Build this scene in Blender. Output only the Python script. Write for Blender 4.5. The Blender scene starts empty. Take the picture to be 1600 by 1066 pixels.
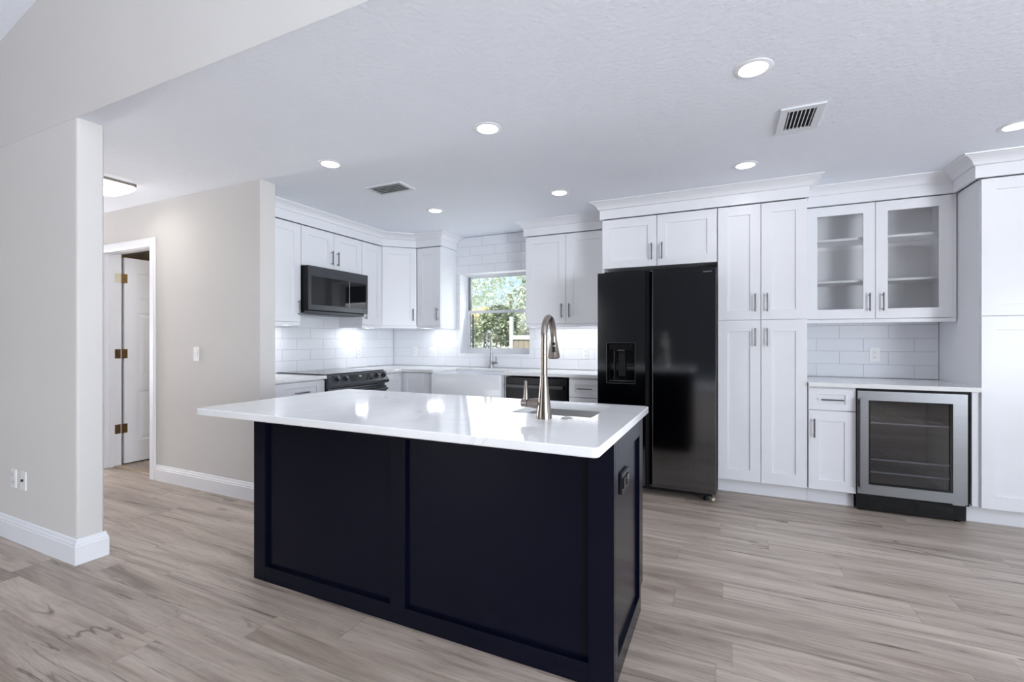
import bpy, bmesh, math, random
from mathutils import Vector, Matrix, noise
random.seed(7)
PI = math.pi
SC = bpy.context.scene
COL = SC.collection

# ------------------------------------------------------------------ camera, world, light, exposure
cam_d = bpy.data.cameras.new('camera')
cam_d.sensor_width = 36.0
cam_d.lens = 724.2 / 1600 * 36
cam_d.shift_y = -0.0005
cam_d.clip_start = 0.02
cam = bpy.data.objects.new('camera', cam_d)
COL.objects.link(cam)
cam.location = (0, 0, 1.226)
cam.rotation_euler = (PI / 2, 0, 0.436)
SC.camera = cam

SC.view_settings.view_transform = 'Standard'
SC.view_settings.look = 'None'
SC.view_settings.gamma = 1
SC.view_settings.use_curve_mapping = False
SC.view_settings.exposure = 0.06
SC.cycles.use_denoising = True
SC.cycles.max_bounces = 10
SC.cycles.diffuse_bounces = 6
SC.cycles.sample_clamp_indirect = 8

W = bpy.data.worlds.new('sky')
SC.world = W
W.use_nodes = True
wn = W.node_tree
bg = wn.nodes['Background']
sky = wn.nodes.new('ShaderNodeTexSky')
sky.sky_type = 'NISHITA'
sky.sun_disc = False
sky.sun_elevation = math.radians(52)
sky.sun_rotation = math.radians(200)
sky.dust_density = 3.0
wn.links.new(sky.outputs[0], bg.inputs[0])
bg.inputs[1].default_value = 0.30


def lamp(name, kind, loc, energy, color=(1, 1, 1), rot=(0, 0, 0), size=(1, 1), shape='RECTANGLE', spread=None, parent=None):
    d = bpy.data.lights.new(name, kind)
    d.energy = energy
    d.color = color
    if kind == 'AREA':
        d.shape = shape
        d.size = size[0]
        if shape in ('RECTANGLE', 'ELLIPSE'):
            d.size_y = size[1]
        if spread is not None:
            d.spread = spread
    o = bpy.data.objects.new(name, d)
    COL.objects.link(o)
    o.location = loc
    o.rotation_euler = rot
    if parent is not None:
        o.parent = parent
    return o


sun = lamp('sun', 'SUN', (0, -4, 20), 5.2, (1.0, 0.96, 0.9), (math.radians(38), 0, math.radians(-20)))
sun.data.angle = math.radians(1)
# daylight coming in through the openings of the living room and the dining end
lamp('daylight_dining', 'AREA', (4.40, 2.75, 1.12), 16, (0.84, 0.91, 1.0), (0, math.radians(90), 0), (2.1, 2.1))
lamp('daylight_living', 'AREA', (4.40, -1.6, 1.3), 530, (0.86, 0.92, 1.0), (0, math.radians(139), 0), (2.2, 2.6))

lamp('rear_fill', 'AREA', (-5.1, -5.36, 1.55), 55, (0.88, 0.93, 1.0), (math.radians(108), 0, 0), (2.8, 1.9))  # added fill behind the camera, lifts the wing wall and softens shadows
lamp('hall_fill', 'AREA', (-8.9, 1.9, 1.3), 155, (0.97, 0.97, 1.0), (0, math.radians(-102), 0), (1.9, 0.85))  # added fill lamp before the closed hall end, brightens hall and ceiling

lamp('daylight_sink', 'AREA', (-2.45, 4.895, 1.54), 4.2, (0.93, 0.97, 1.0), (math.radians(-105), 0, 0), (0.80, 0.86))

# ------------------------------------------------------------------ materials


def srgb(r, g, b):
    f = lambda c: (c / 255 / 12.92) if c / 255 <= 0.04045 else ((c / 255 + 0.055) / 1.055) ** 2.4
    return (f(r), f(g), f(b))


def new_mat(name):
    m = bpy.data.materials.new(name)
    m.use_nodes = True
    nt = m.node_tree
    return m, nt, nt.nodes['Principled BSDF']


def nd(nt, t, **kw):
    n = nt.nodes.new(t)
    for k, v in kw.items():
        setattr(n, k, v)
    return n


def mix_rgb(nt, fac, a, b, blend='MIX'):
    n = nt.nodes.new('ShaderNodeMix')
    n.data_type = 'RGBA'
    n.blend_type = blend
    for s, v in ((n.inputs[0], fac), (n.inputs[6], a), (n.inputs[7], b)):
        if hasattr(v, 'links') or hasattr(v, 'is_linked'):
            nt.links.new(v, s)
        elif isinstance(v, (int, float)):
            s.default_value = v
        else:
            s.default_value = (*v[:3], 1)
    return n.outputs[2]


def math_n(nt, op, a, b=None, clamp=False):
    n = nt.nodes.new('ShaderNodeMath')
    n.operation = op
    n.use_clamp = clamp
    for s, v in ((n.inputs[0], a), (n.inputs[1], b)):
        if v is None:
            continue
        if isinstance(v, (int, float)):
            s.default_value = v
        else:
            nt.links.new(v, s)
    return n.outputs[0]


def ramp(nt, fac, stops):
    n = nt.nodes.new('ShaderNodeValToRGB')
    e = n.color_ramp.elements
    while len(e) < len(stops):
        e.new(0.5)
    for el, (p, c) in zip(e, stops):
        el.position = p
        el.color = (*c[:3], 1) if not isinstance(c, (int, float)) else (c, c, c, 1)
    nt.links.new(fac, n.inputs[0])
    return n.outputs[0]


def simple(name, color, rough=0.5, metal=0.0, var=0.03, nscale=6.0, bump=0.0, bscale=60.0, spec=None, coat=0.0, stretch=None):
    m, nt, p = new_mat(name)
    tc = nd(nt, 'ShaderNodeTexCoord')
    mp = nd(nt, 'ShaderNodeMapping')
    if stretch:
        mp.inputs['Scale'].default_value = stretch
    nt.links.new(tc.outputs['Object'], mp.inputs[0])
    nz = nd(nt, 'ShaderNodeTexNoise')
    nz.inputs['Scale'].default_value = nscale
    nz.inputs['Detail'].default_value = 3
    nt.links.new(mp.outputs[0], nz.inputs['Vector'])
    hi = tuple(min(1, c * (1 + var)) for c in color)
    lo = tuple(c * (1 - var) for c in color)
    c = ramp(nt, nz.outputs[0], [(0.3, lo), (0.7, hi)])
    nt.links.new(c, p.inputs['Base Color'])
    p.inputs['Roughness'].default_value = rough
    p.inputs['Metallic'].default_value = metal
    if spec is not None:
        p.inputs['Specular IOR Level'].default_value = spec
    if coat:
        p.inputs['Coat Weight'].default_value = coat
        p.inputs['Coat Roughness'].default_value = 0.08
    if bump:
        bz = nd(nt, 'ShaderNodeTexNoise')
        bz.inputs['Scale'].default_value = bscale
        bz.inputs['Detail'].default_value = 4
        nt.links.new(mp.outputs[0], bz.inputs['Vector'])
        bp = nd(nt, 'ShaderNodeBump')
        bp.inputs['Strength'].default_value = bump
        bp.inputs['Distance'].default_value = 0.01
        nt.links.new(bz.outputs[0], bp.inputs['Height'])
        nt.links.new(bp.outputs[0], p.inputs['Normal'])
    return m


def brushed(name, color, rough, axis, aniso=0.0):
    st = {'z': (60, 60, 1.0), 'x': (1.0, 60, 60)}[axis]
    m = simple(name, color, rough, 1.0, 0.04, 3.0, 0.006, 6.0, stretch=st)
    return m


def emit_mat(name, color, strength):
    m, nt, p = new_mat(name)
    p.inputs['Base Color'].default_value = (0.9, 0.9, 0.9, 1)
    p.inputs['Roughness'].default_value = 0.4
    nz = nd(nt, 'ShaderNodeTexNoise')
    nz.inputs['Scale'].default_value = 20
    c = ramp(nt, nz.outputs[0], [(0, tuple(x * 0.98 for x in color)), (1, color)])
    nt.links.new(c, p.inputs['Emission Color'])
    p.inputs['Emission Strength'].default_value = strength
    return m


def glass_mat(name, tint, refl_rough=0.0, mixv=0.12, ior=1.5):
    m, nt, p = new_mat(name)
    nt.nodes.remove(p)
    out = nt.nodes['Material Output']
    tr = nd(nt, 'ShaderNodeBsdfTransparent')
    gl = nd(nt, 'ShaderNodeBsdfGlossy')
    gl.inputs['Roughness'].default_value = refl_rough
    nz = nd(nt, 'ShaderNodeTexNoise')
    nz.inputs['Scale'].default_value = 2
    c = ramp(nt, nz.outputs[0], [(0, tuple(x * 0.97 for x in tint)), (1, tint)])
    nt.links.new(c, tr.inputs[0])
    fr = nd(nt, 'ShaderNodeFresnel')
    fr.inputs['IOR'].default_value = ior
    f = math_n(nt, 'ADD', fr.outputs[0], mixv - 0.04, True)
    mx = nd(nt, 'ShaderNodeMixShader')
    nt.links.new(f, mx.inputs[0])
    nt.links.new(tr.outputs[0], mx.inputs[1])
    nt.links.new(gl.outputs[0], mx.inputs[2])
    nt.links.new(mx.outputs[0], out.inputs[0])
    return m


def floor_mat():
    m, nt, p = new_mat('oak_plank_floor')
    tc = nd(nt, 'ShaderNodeTexCoord')
    sp = nd(nt, 'ShaderNodeSeparateXYZ')
    nt.links.new(tc.outputs['Object'], sp.inputs[0])
    X, Y = sp.outputs[0], sp.outputs[1]
    PW, PL = 0.164, 1.22
    yy = math_n(nt, 'DIVIDE', math_n(nt, 'ADD', Y, 10.05), PW)
    row = math_n(nt, 'FLOOR', yy)
    fy = math_n(nt, 'FRACT', yy)
    wr = nd(nt, 'ShaderNodeTexWhiteNoise', noise_dimensions='1D')
    nt.links.new(row, wr.inputs['W'])
    xx = math_n(nt, 'ADD', math_n(nt, 'DIVIDE', math_n(nt, 'ADD', X, 20.0), PL), wr.outputs[0])
    colm = math_n(nt, 'FLOOR', xx)
    fx = math_n(nt, 'FRACT', xx)
    cv = nd(nt, 'ShaderNodeCombineXYZ')
    nt.links.new(row, cv.inputs[0])
    nt.links.new(colm, cv.inputs[1])
    wid = nd(nt, 'ShaderNodeTexWhiteNoise', noise_dimensions='2D')
    nt.links.new(cv.outputs[0], wid.inputs['Vector'])
    idv = wid.outputs[0]

    def vec(sx, sy, k):
        c = nd(nt, 'ShaderNodeCombineXYZ')
        nt.links.new(math_n(nt, 'ADD', math_n(nt, 'MULTIPLY', X, sx), math_n(nt, 'MULTIPLY', idv, 53.0 * k)), c.inputs[0])
        nt.links.new(math_n(nt, 'ADD', math_n(nt, 'MULTIPLY', Y, sy), math_n(nt, 'MULTIPLY', idv, 17.0 * k)), c.inputs[1])
        nt.links.new(math_n(nt, 'MULTIPLY', idv, 31.0 * k), c.inputs[2])
        return c.outputs[0]

    def nz(v, scale, detail=4, dist=0.0, rough=0.55):
        n = nd(nt, 'ShaderNodeTexNoise')
        n.inputs['Scale'].default_value = scale
        n.inputs['Detail'].default_value = detail
        n.inputs['Distortion'].default_value = dist
        n.inputs['Roughness'].default_value = rough
        nt.links.new(v, n.inputs['Vector'])
        return n.outputs[0]
    base = nz(vec(0.9, 8.0, 1.0), 1.0, 5, 1.2)
    fine = nz(vec(3.0, 90.0, 1.3), 1.0, 4, 0.3, 0.7)
    cath = nz(vec(0.7, 7.0, 2.1), 1.0, 2, 2.2)
    strk = nz(vec(0.42, 13.0, 3.3), 1.0, 4, 1.3, 0.6)
    blot = nz(vec(1.6, 5.0, 4.7), 1.0, 3, 0.6)
    col = ramp(nt, base, [(0.28, srgb(152, 136, 124)), (0.5, srgb(183, 169, 156)), (0.72, srgb(204, 191, 179))])
    # growth-ring lines
    rings = math_n(nt, 'FRACT', math_n(nt, 'MULTIPLY', cath, 13.0))
    rl = ramp(nt, rings, [(0.0, 0.80), (0.25, 1.0), (0.8, 1.0), (1.0, 0.80)])
    col = mix_rgb(nt, 0.55, col, rl, 'MULTIPLY')
    fg = ramp(nt, fine, [(0.3, 0.77), (0.62, 1.05)])
    col = mix_rgb(nt, 0.8, col, fg, 'MULTIPLY')
    sk = ramp(nt, strk, [(0.52, 0.0), (0.58, 0.35), (0.66, 1.0)])
    skm = math_n(nt, 'MULTIPLY', sk, ramp(nt, blot, [(0.36, 0.0), (0.58, 0.68)]))
    col = mix_rgb(nt, skm, col, srgb(104, 90, 82))
    # thin dark cracks along the grain
    cr = nz(vec(0.40, 7.0, 5.9), 1.0, 4, 1.0)
    crl = ramp(nt, math_n(nt, 'ABSOLUTE', math_n(nt, 'SUBTRACT', cr, 0.52)), [(0.0, 1.0), (0.013, 0.0)])
    crm = math_n(nt, 'MULTIPLY', crl, ramp(nt, nz(vec(1.1, 3.0, 7.7), 1.0, 2), [(0.46, 0.0), (0.58, 0.85)]))
    col = mix_rgb(nt, crm, col, srgb(92, 80, 74))
    # knots
    vo = nd(nt, 'ShaderNodeTexVoronoi')
    vo.inputs['Scale'].default_value = 1.0
    nt.links.new(vec(1.3, 3.4, 6.1), vo.inputs['Vector'])
    kn = ramp(nt, vo.outputs['Distance'], [(0.0, 0.9), (0.035, 0.75), (0.11, 0.0)])
    kk = math_n(nt, 'MULTIPLY', kn, ramp(nt, nz(vec(14, 26, 8.1), 1.0, 4), [(0.35, 0.2), (0.6, 1.0)]))
    col = mix_rgb(nt, kk, col, srgb(96, 82, 74))
    tone = ramp(nt, idv, [(0.0, (0.80, 0.78, 0.77)), (0.3, (0.96, 0.95, 0.94)), (0.7, (1.02, 1.01, 1.0)), (1.0, (1.09, 1.09, 1.09))])
    col = mix_rgb(nt, 1.0, col, tone, 'MULTIPLY')
    gy = math_n(nt, 'MINIMUM', fy, math_n(nt, 'SUBTRACT', 1.0, fy))
    gx = math_n(nt, 'MINIMUM', fx, math_n(nt, 'SUBTRACT', 1.0, fx))
    gap = math_n(nt, 'MAXIMUM', ramp(nt, gy, [(0.0, 1.0), (0.009, 0.0)]), ramp(nt, gx, [(0.0, 1.0), (0.0012, 0.0)]))
    col = mix_rgb(nt, math_n(nt, 'MULTIPLY', gap, 0.22), col, srgb(88, 78, 72))
    nt.links.new(col, p.inputs['Base Color'])
    rg = ramp(nt, fine, [(0.2, 0.42), (0.8, 0.34)])
    nt.links.new(rg, p.inputs['Roughness'])
    bp = nd(nt, 'ShaderNodeBump')
    bp.inputs['Strength'].default_value = 0.12
    bp.inputs['Distance'].default_value = 0.003
    nt.links.new(math_n(nt, 'SUBTRACT', fine, math_n(nt, 'MULTIPLY', gap, 1.5)), bp.inputs['Height'])
    nt.links.new(bp.outputs[0], p.inputs['Normal'])
    return m


def quartz_mat():
    m, nt, p = new_mat('white_quartz')
    tc = nd(nt, 'ShaderNodeTexCoord')
    n1 = nd(nt, 'ShaderNodeTexNoise')
    n1.inputs['Scale'].default_value = 1.6
    n1.inputs['Detail'].default_value = 6
    n1.inputs['Distortion'].default_value = 1.8
    nt.links.new(tc.outputs['Object'], n1.inputs['Vector'])
    v = ramp(nt, math_n(nt, 'ABSOLUTE', math_n(nt, 'SUBTRACT', n1.outputs[0], 0.5)), [(0.0, 1.0), (0.018, 0.0)])
    n2 = nd(nt, 'ShaderNodeTexNoise')
    n2.inputs['Scale'].default_value = 2.3
    nt.links.new(tc.outputs['Object'], n2.inputs['Vector'])
    vm = math_n(nt, 'MULTIPLY', v, ramp(nt, n2.outputs[0], [(0.48, 0.0), (0.68, 0.28)]))
    n3 = nd(nt, 'ShaderNodeTexNoise')
    n3.inputs['Scale'].default_value = 5
    n3.inputs['Detail'].default_value = 5
    nt.links.new(tc.outputs['Object'], n3.inputs['Vector'])
    c = ramp(nt, n3.outputs[0], [(0.3, srgb(232, 232, 232)), (0.7, srgb(240, 240, 240))])
    c = mix_rgb(nt, vm, c, srgb(168, 166, 164))
    nt.links.new(c, p.inputs['Base Color'])
    p.inputs['Roughness'].default_value = 0.09
    p.inputs['IOR'].default_value = 1.55
    return m


M = {}
M['floor'] = floor_mat()
M['quartz'] = quartz_mat()
M['greige'] = simple('greige_wall_paint', srgb(214, 211, 208), 0.75, var=0.012, nscale=1.5, bump=0.05, bscale=90)
M['dimmed_wall'] = simple('dimmed_wall_paint', srgb(70, 70, 73), 0.8, var=0.02)  # colour darkened so reflections show a dim living room
M['tan'] = simple('tan_wall_paint', srgb(196, 176, 142), 0.8, var=0.02)
M['ceil'] = simple('white_textured_ceiling', srgb(240, 244, 252), 0.85, var=0.008, nscale=2, bump=0.35, bscale=38)
M['trim'] = simple('white_trim_paint', srgb(238, 239, 243), 0.38, var=0.008)
M['cab'] = simple('white_cabinet_lacquer', srgb(236, 237, 241), 0.30, var=0.006)
M['cabin'] = simple('white_cabinet_interior', srgb(246, 246, 248), 0.5, var=0.01)
M['tile'] = simple('white_glazed_tile', srgb(232, 234, 239), 0.13, var=0.018, nscale=3, bump=0.02, bscale=9)
M['grout'] = simple('grey_grout', srgb(176, 178, 182), 0.9, var=0.03, nscale=40)
M['navy'] = simple('navy_cabinet_lacquer', srgb(9, 12, 27), 0.2, var=0.03, spec=0.17)
M['nickel'] = simple('brushed_nickel', (0.30, 0.265, 0.235), 0.27, 1.0, 0.06, 4, stretch=(1, 1, 30))
M['pull'] = simple('dark_nickel_pull', (0.17, 0.17, 0.175), 0.3, 1.0, 0.05)
M['faucet_grey'] = simple('grey_stainless_faucet', (0.33, 0.335, 0.345), 0.25, 1.0, 0.05)
M['chrome'] = simple('polished_chrome', (0.62, 0.62, 0.63), 0.1, 1.0, 0.03)
M['steel'] = brushed('brushed_stainless_steel', (0.27, 0.277, 0.29), 0.36, 'x')
M['steel_sink'] = simple('satin_sink_steel', (0.62, 0.61, 0.60), 0.38, 1.0, 0.05)
M['blk_steel'] = simple('black_stainless_steel', (0.158, 0.166, 0.176), 0.10, 1.0, 0.05, 2.0, stretch=(40, 40, 0.6))
M['mw_frame'] = simple('dark_microwave_steel', (0.115, 0.118, 0.128), 0.3, 1.0, 0.05, 2.0)
M['dw'] = simple('black_dishwasher_steel', (0.045, 0.046, 0.05), 0.2, 1.0, 0.05, 2.0)
M['dk_steel'] = simple('dark_stainless_trim', (0.10, 0.103, 0.11), 0.3, 1.0, 0.05, 2.0)
M['black'] = simple('matte_black_plastic', (0.009, 0.009, 0.010), 0.5, var=0.05, spec=0.2)
M['blk_gloss'] = simple('glossy_black_glass', (0.006, 0.006, 0.007), 0.05, var=0.02, spec=0.6)
M['blk_plate'] = simple('black_outlet_plastic', (0.02, 0.02, 0.023), 0.25, var=0.03)
M['cool_in'] = simple('cooler_grey_liner', (0.10, 0.105, 0.115), 0.5, var=0.05)
M['plastic'] = simple('white_plastic_plate', srgb(240, 240, 240), 0.35, var=0.006)
M['slot'] = simple('dark_slot', (0.03, 0.03, 0.03), 0.6)
M['ceramic'] = simple('white_fireclay', srgb(236, 238, 242), 0.12, var=0.006)
M['brass'] = simple('aged_brass', (0.26, 0.17, 0.08), 0.35, 1.0, 0.15, 12)
M['brass_lt'] = simple('cream_painted_brass', srgb(222, 214, 186), 0.4, 0.0, 0.05, 12)
M['vent'] = simple('white_vent_metal', srgb(226, 228, 232), 0.45, var=0.01)
M['vent_g'] = simple('grey_vent_blade', srgb(196, 200, 200), 0.5, var=0.02)
M['dim'] = simple('grey_duct', (0.10, 0.10, 0.105), 0.9)
M['dark'] = simple('dark_duct', (0.008, 0.008, 0.009), 0.9)
M['lens'] = emit_mat('lit_lens', (1.0, 0.99, 0.97), 9.0)
M['globe'] = emit_mat('lit_diffuser', (1.0, 0.96, 0.90), 2.4)
M['strip'] = emit_mat('lit_strip', (0.95, 0.97, 1.0), 6.0)
M['led'] = emit_mat('lit_digits', (0.8, 0.9, 1.0), 0.6)
M['glass'] = glass_mat('clear_pane', (0.96, 0.98, 0.97), mixv=0.05)
M['cab_glass'] = glass_mat('cabinet_door_glass', (0.99, 0.99, 0.99), mixv=0.045)
M['cool_glass'] = glass_mat('tinted_cooler_glass', (0.66, 0.68, 0.72), mixv=0.09)
M['alu'] = simple('white_aluminium_frame', srgb(222, 224, 228), 0.4, var=0.01)
M['alu_dk'] = simple('grey_aluminium_channel', srgb(120, 124, 130), 0.5, var=0.03)
M['text'] = simple('grey_lettering', srgb(170, 172, 176), 0.3, 0.6)
M['grassm'] = simple('lawn_grass', srgb(150, 165, 120), 0.9, var=0.3, nscale=8)
M['bark'] = simple('tree_bark', srgb(104, 88, 76), 0.9, var=0.2, nscale=14)
M['fence'] = simple('weathered_fence_wood', srgb(150, 138, 128), 0.85, var=0.15, nscale=5, stretch=(10, 10, 1))
M['white_out'] = simple('white_painted_post', srgb(235, 235, 230), 0.6)


def leaf_mat(name, c1, c2):
    m, nt, p = new_mat(name)
    nz = nd(nt, 'ShaderNodeTexNoise')
    nz.inputs['Scale'].default_value = 3.0
    tc = nd(nt, 'ShaderNodeTexCoord')
    nt.links.new(tc.outputs['Object'], nz.inputs['Vector'])
    nt.links.new(ramp(nt, nz.outputs[0], [(0.35, c1), (0.65, c2)]), p.inputs['Base Color'])
    p.inputs['Roughness'].default_value = 0.5
    p.inputs['Transmission Weight'].default_value = 0.0
    return m


M['leaf_a'] = leaf_mat('leaf_green', srgb(112, 122, 98), srgb(180, 188, 158))  # greens paled to put the view's glare haze into the leaf colour
M['leaf_b'] = leaf_mat('leaf_olive', srgb(150, 156, 136), srgb(206, 210, 190))
M['leaf_c'] = leaf_mat('leaf_hazed', srgb(208, 216, 200), srgb(234, 238, 226))
M['leaf_y'] = leaf_mat('leaf_yellow', srgb(232, 220, 165), srgb(244, 238, 205))
M['leaf_d'] = leaf_mat('leaf_dull', srgb(132, 128, 118), srgb(170, 168, 152))

# ------------------------------------------------------------------ mesh builder


class MB:
    def __init__(self, mtx=None):
        self.bm = bmesh.new()
        self.mtx = mtx or Matrix.Identity(4)

    def v(self, p):
        return self.bm.verts.new(self.mtx @ Vector(p))

    def quad(self, pts):
        return self.bm.faces.new([self.v(p) for p in pts])

    def box(self, x0, x1, y0, y1, z0, z1, bev=0.0, seg=1):
        vs = [self.v((x, y, z)) for x in (x0, x1) for y in (y0, y1) for z in (z0, z1)]
        idx = [(0, 1, 3, 2), (4, 6, 7, 5), (0, 4, 5, 1), (2, 3, 7, 6), (0, 2, 6, 4), (1, 5, 7, 3)]
        fs = [self.bm.faces.new([vs[i] for i in f]) for f in idx]
        if bev > 0:
            es = list({e for f in fs for e in f.edges})
            bmesh.ops.bevel(self.bm, geom=es, offset=bev, segments=seg, affect='EDGES', clamp_overlap=True)
        return self

    def prism(self, poly, z0, z1, bev_v=0.0, seg=4):
        n = len(poly)
        a = [self.v((p[0], p[1], z0)) for p in poly]
        b = [self.v((p[0], p[1], z1)) for p in poly]
        self.bm.faces.new(a[::-1])
        self.bm.faces.new(b)
        for i in range(n):
            j = (i + 1) % n
            self.bm.faces.new([a[i], a[j], b[j], b[i]])
        return self

    def extrude_poly(self, pts3, vec):
        vec = Vector(vec)
        a = [self.v(p) for p in pts3]
        b = [self.v(Vector(p) + vec) for p in pts3]
        self.bm.faces.new(a[::-1])
        self.bm.faces.new(b)
        n = len(a)
        for i in range(n):
            j = (i + 1) % n
            self.bm.faces.new([a[i], a[j], b[j], b[i]])
        return self

    def tube(self, pts, r, seg=12, cap=True):
        pts = [Vector(p) for p in pts]
        n = len(pts)
        rs = r if isinstance(r, (list, tuple)) else [r] * n
        t0 = (pts[1] - pts[0]).normalized()
        up = Vector((0, 0, 1)) if abs(t0.z) < 0.9 else Vector((1, 0, 0))
        u = t0.cross(up).normalized()
        rings = []
        for i in range(n):
            if i == 0:
                t = t0
            elif i == n - 1:
                t = (pts[i] - pts[i - 1]).normalized()
            else:
                t = ((pts[i + 1] - pts[i]).normalized() + (pts[i] - pts[i - 1]).normalized()).normalized()
            u = (u - t * u.dot(t)).normalized()
            w = t.cross(u)
            rings.append([self.v(pts[i] + (u * math.cos(2 * PI * k / seg) + w * math.sin(2 * PI * k / seg)) * rs[i]) for k in range(seg)])
        for i in range(n - 1):
            for k in range(seg):
                l = (k + 1) % seg
                self.bm.faces.new([rings[i][k], rings[i][l], rings[i + 1][l], rings[i + 1][k]])
        if cap:
            self.bm.faces.new(rings[0][::-1])
            self.bm.faces.new(rings[-1])
        return self

    def lathe(self, prof, c=(0, 0, 0), seg=32):
        pts = [(c[0], c[1], c[2] + z) for r, z in prof]
        rings = []
        for (r, z) in prof:
            if r < 1e-6:
                rings.append([self.v((c[0], c[1], c[2] + z))])
            else:
                rings.append([self.v((c[0] + r * math.cos(2 * PI * k / seg), c[1] + r * math.sin(2 * PI * k / seg), c[2] + z)) for k in range(seg)])
        for i in range(len(rings) - 1):
            a, b = rings[i], rings[i + 1]
            for k in range(seg):
                l = (k + 1) % seg
                f = []
                if len(a) == 1 and len(b) == 1:
                    continue
                if len(a) == 1:
                    f = [a[0], b[l], b[k]]
                elif len(b) == 1:
                    f = [a[k], a[l], b[0]]
                else:
                    f = [a[k], a[l], b[l], b[k]]
                self.bm.faces.new(f)
        return self

    def frame(self, x0, x1, z0, z1, y0, y1, wl, wr=None, wb=None, wt=None, bev=0.0):
        """picture-frame ring in the xz plane, depth y0..y1"""
        wr = wl if wr is None else wr
        wb = wl if wb is None else wb
        wt = wl if wt is None else wt
        O = [(x0, z0), (x1, z0), (x1, z1), (x0, z1)]
        I = [(x0 + wl, z0 + wb), (x1 - wr, z0 + wb), (x1 - wr, z1 - wt), (x0 + wl, z1 - wt)]
        of = [self.v((x, y0, z)) for x, z in O]
        ob = [self.v((x, y1, z)) for x, z in O]
        inf = [self.v((x, y0, z)) for x, z in I]
        inb = [self.v((x, y1, z)) for x, z in I]
        for i in range(4):
            j = (i + 1) % 4
            self.bm.faces.new([of[i], of[j], inf[j], inf[i]])
            self.bm.faces.new([ob[j], ob[i], inb[i], inb[j]])
            self.bm.faces.new([of[j], of[i], ob[i], ob[j]])
            self.bm.faces.new([inf[i], inf[j], inb[j], inb[i]])
        return self

    def sweep(self, path, prof, closed=False):
        """prof: closed loop of (out, z); path: xy polyline, 'out' is to the right of travel"""
        P = [Vector((p[0], p[1])) for p in path]
        n = len(P)
        offs = []
        for i in range(n):
            def nrm(a, b):
                d = (b - a).normalized()
                return Vector((d.y, -d.x))
            if i == 0:
                o = nrm(P[0], P[1])
            elif i == n - 1:
                o = nrm(P[-2], P[-1])
            else:
                n1, n2 = nrm(P[i - 1], P[i]), nrm(P[i], P[i + 1])
                s = n1 + n2
                o = s / max(1e-6, s.dot(n1))
            offs.append(o)
        rings = [[self.v((P[i].x + offs[i].x * d, P[i].y + offs[i].y * d, z)) for d, z in prof] for i in range(n)]
        k = len(prof)
        for i in range(n - 1):
            for a in range(k):
                b = (a + 1) % k
                self.bm.faces.new([rings[i][a], rings[i][b], rings[i + 1][b], rings[i + 1][a]])
        self.bm.faces.new(rings[0][::-1])
        self.bm.faces.new(rings[-1])
        return self

    def build(self, name, mat, parent=None, smooth=None, loc=None):
        bm = self.bm
        bmesh.ops.recalc_face_normals(bm, faces=bm.faces[:])
        if loc is not None:
            bmesh.ops.translate(bm, verts=bm.verts[:], vec=-Vector(loc))
        me = bpy.data.meshes.new(name)
        bm.to_mesh(me)
        bm.free()
        me.materials.append(mat)
        if smooth:
            me.polygons.foreach_set('use_smooth', [True] * len(me.polygons))
            try:
                me.set_sharp_from_angle(angle=math.radians(smooth))
            except Exception:
                pass
        o = bpy.data.objects.new(name, me)
        COL.objects.link(o)
        if loc is not None:
            o.location = loc
        if parent is not None:
            o.parent = parent
        return o


def thing(name, label, cat, loc=(0, 0, 0), rz=0, group=None):
    o = bpy.data.objects.new(name, None)
    COL.objects.link(o)
    o.empty_display_size = 0.1
    o.location = loc
    o.rotation_euler = (0, 0, rz)
    tag(o, label, cat, group)
    return o


def tag(o, label, cat, group=None, kind='thing'):
    o['label'] = label
    o['category'] = cat
    o['kind'] = kind
    if group:
        o['group'] = group
    return o


def struct(o, label, cat):
    return tag(o, label, cat, None, 'structure')


def copy_thing(root, loc, rz=None, label=None):
    def cp(o, parent):
        c = o.copy()
        COL.objects.link(c)
        c.parent = parent
        for ch in [x for x in o.children]:
            cp(ch, c)
        return c
    r = cp(root, None)
    r.location = loc
    if rz is not None:
        r.rotation_euler = (0, 0, rz)
    if label:
        r['label'] = label
    return r


# ------------------------------------------------------------------ room dimensions
ZC = 2.449            # kitchen ceiling
YW = 4.755            # tiled face of the back wall
XW = -3.894           # tiled face of the left kitchen wall
YH = 2.375            # hall wall face
YL = 1.294            # wall with the wide opening (living room side)
ZK = 0.914            # counter height

# ------------------------------------------------------------------ shell
o = MB().box(-9, 5.2, -6.2, 5.0, -0.1, 0.0).build('floor', M['floor'])
struct(o, 'grey brown oak plank floor of the kitchen and living room', 'floor')

mb = MB()
mb.box(-9, 4.6, 1.2955, 4.97, ZC, ZC + 0.12)
o = mb.build('ceiling', M['ceil'])
struct(o, 'flat white textured kitchen ceiling with recessed lights', 'ceiling')

# vaulted living-room ceiling
zv = lambda x: 3.124 + 0.229 * (x + 4.187)
mb = MB()
mb.extrude_poly([(-7.2, -5.5, zv(-7.2)), (0.6, -5.5, zv(0.6)), (5.2, -5.5, zv(0.6) - 0.9), (5.2, -5.5, zv(0.6) - 0.75), (0.6, -5.5, zv(0.6) + 0.15), (-7.2, -5.5, zv(-7.2) + 0.15)], (0, 6.81, 0))
o = mb.build('ceiling_vault', M['ceil'])
struct(o, 'sloped white ceiling high over the living room', 'ceiling')

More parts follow.
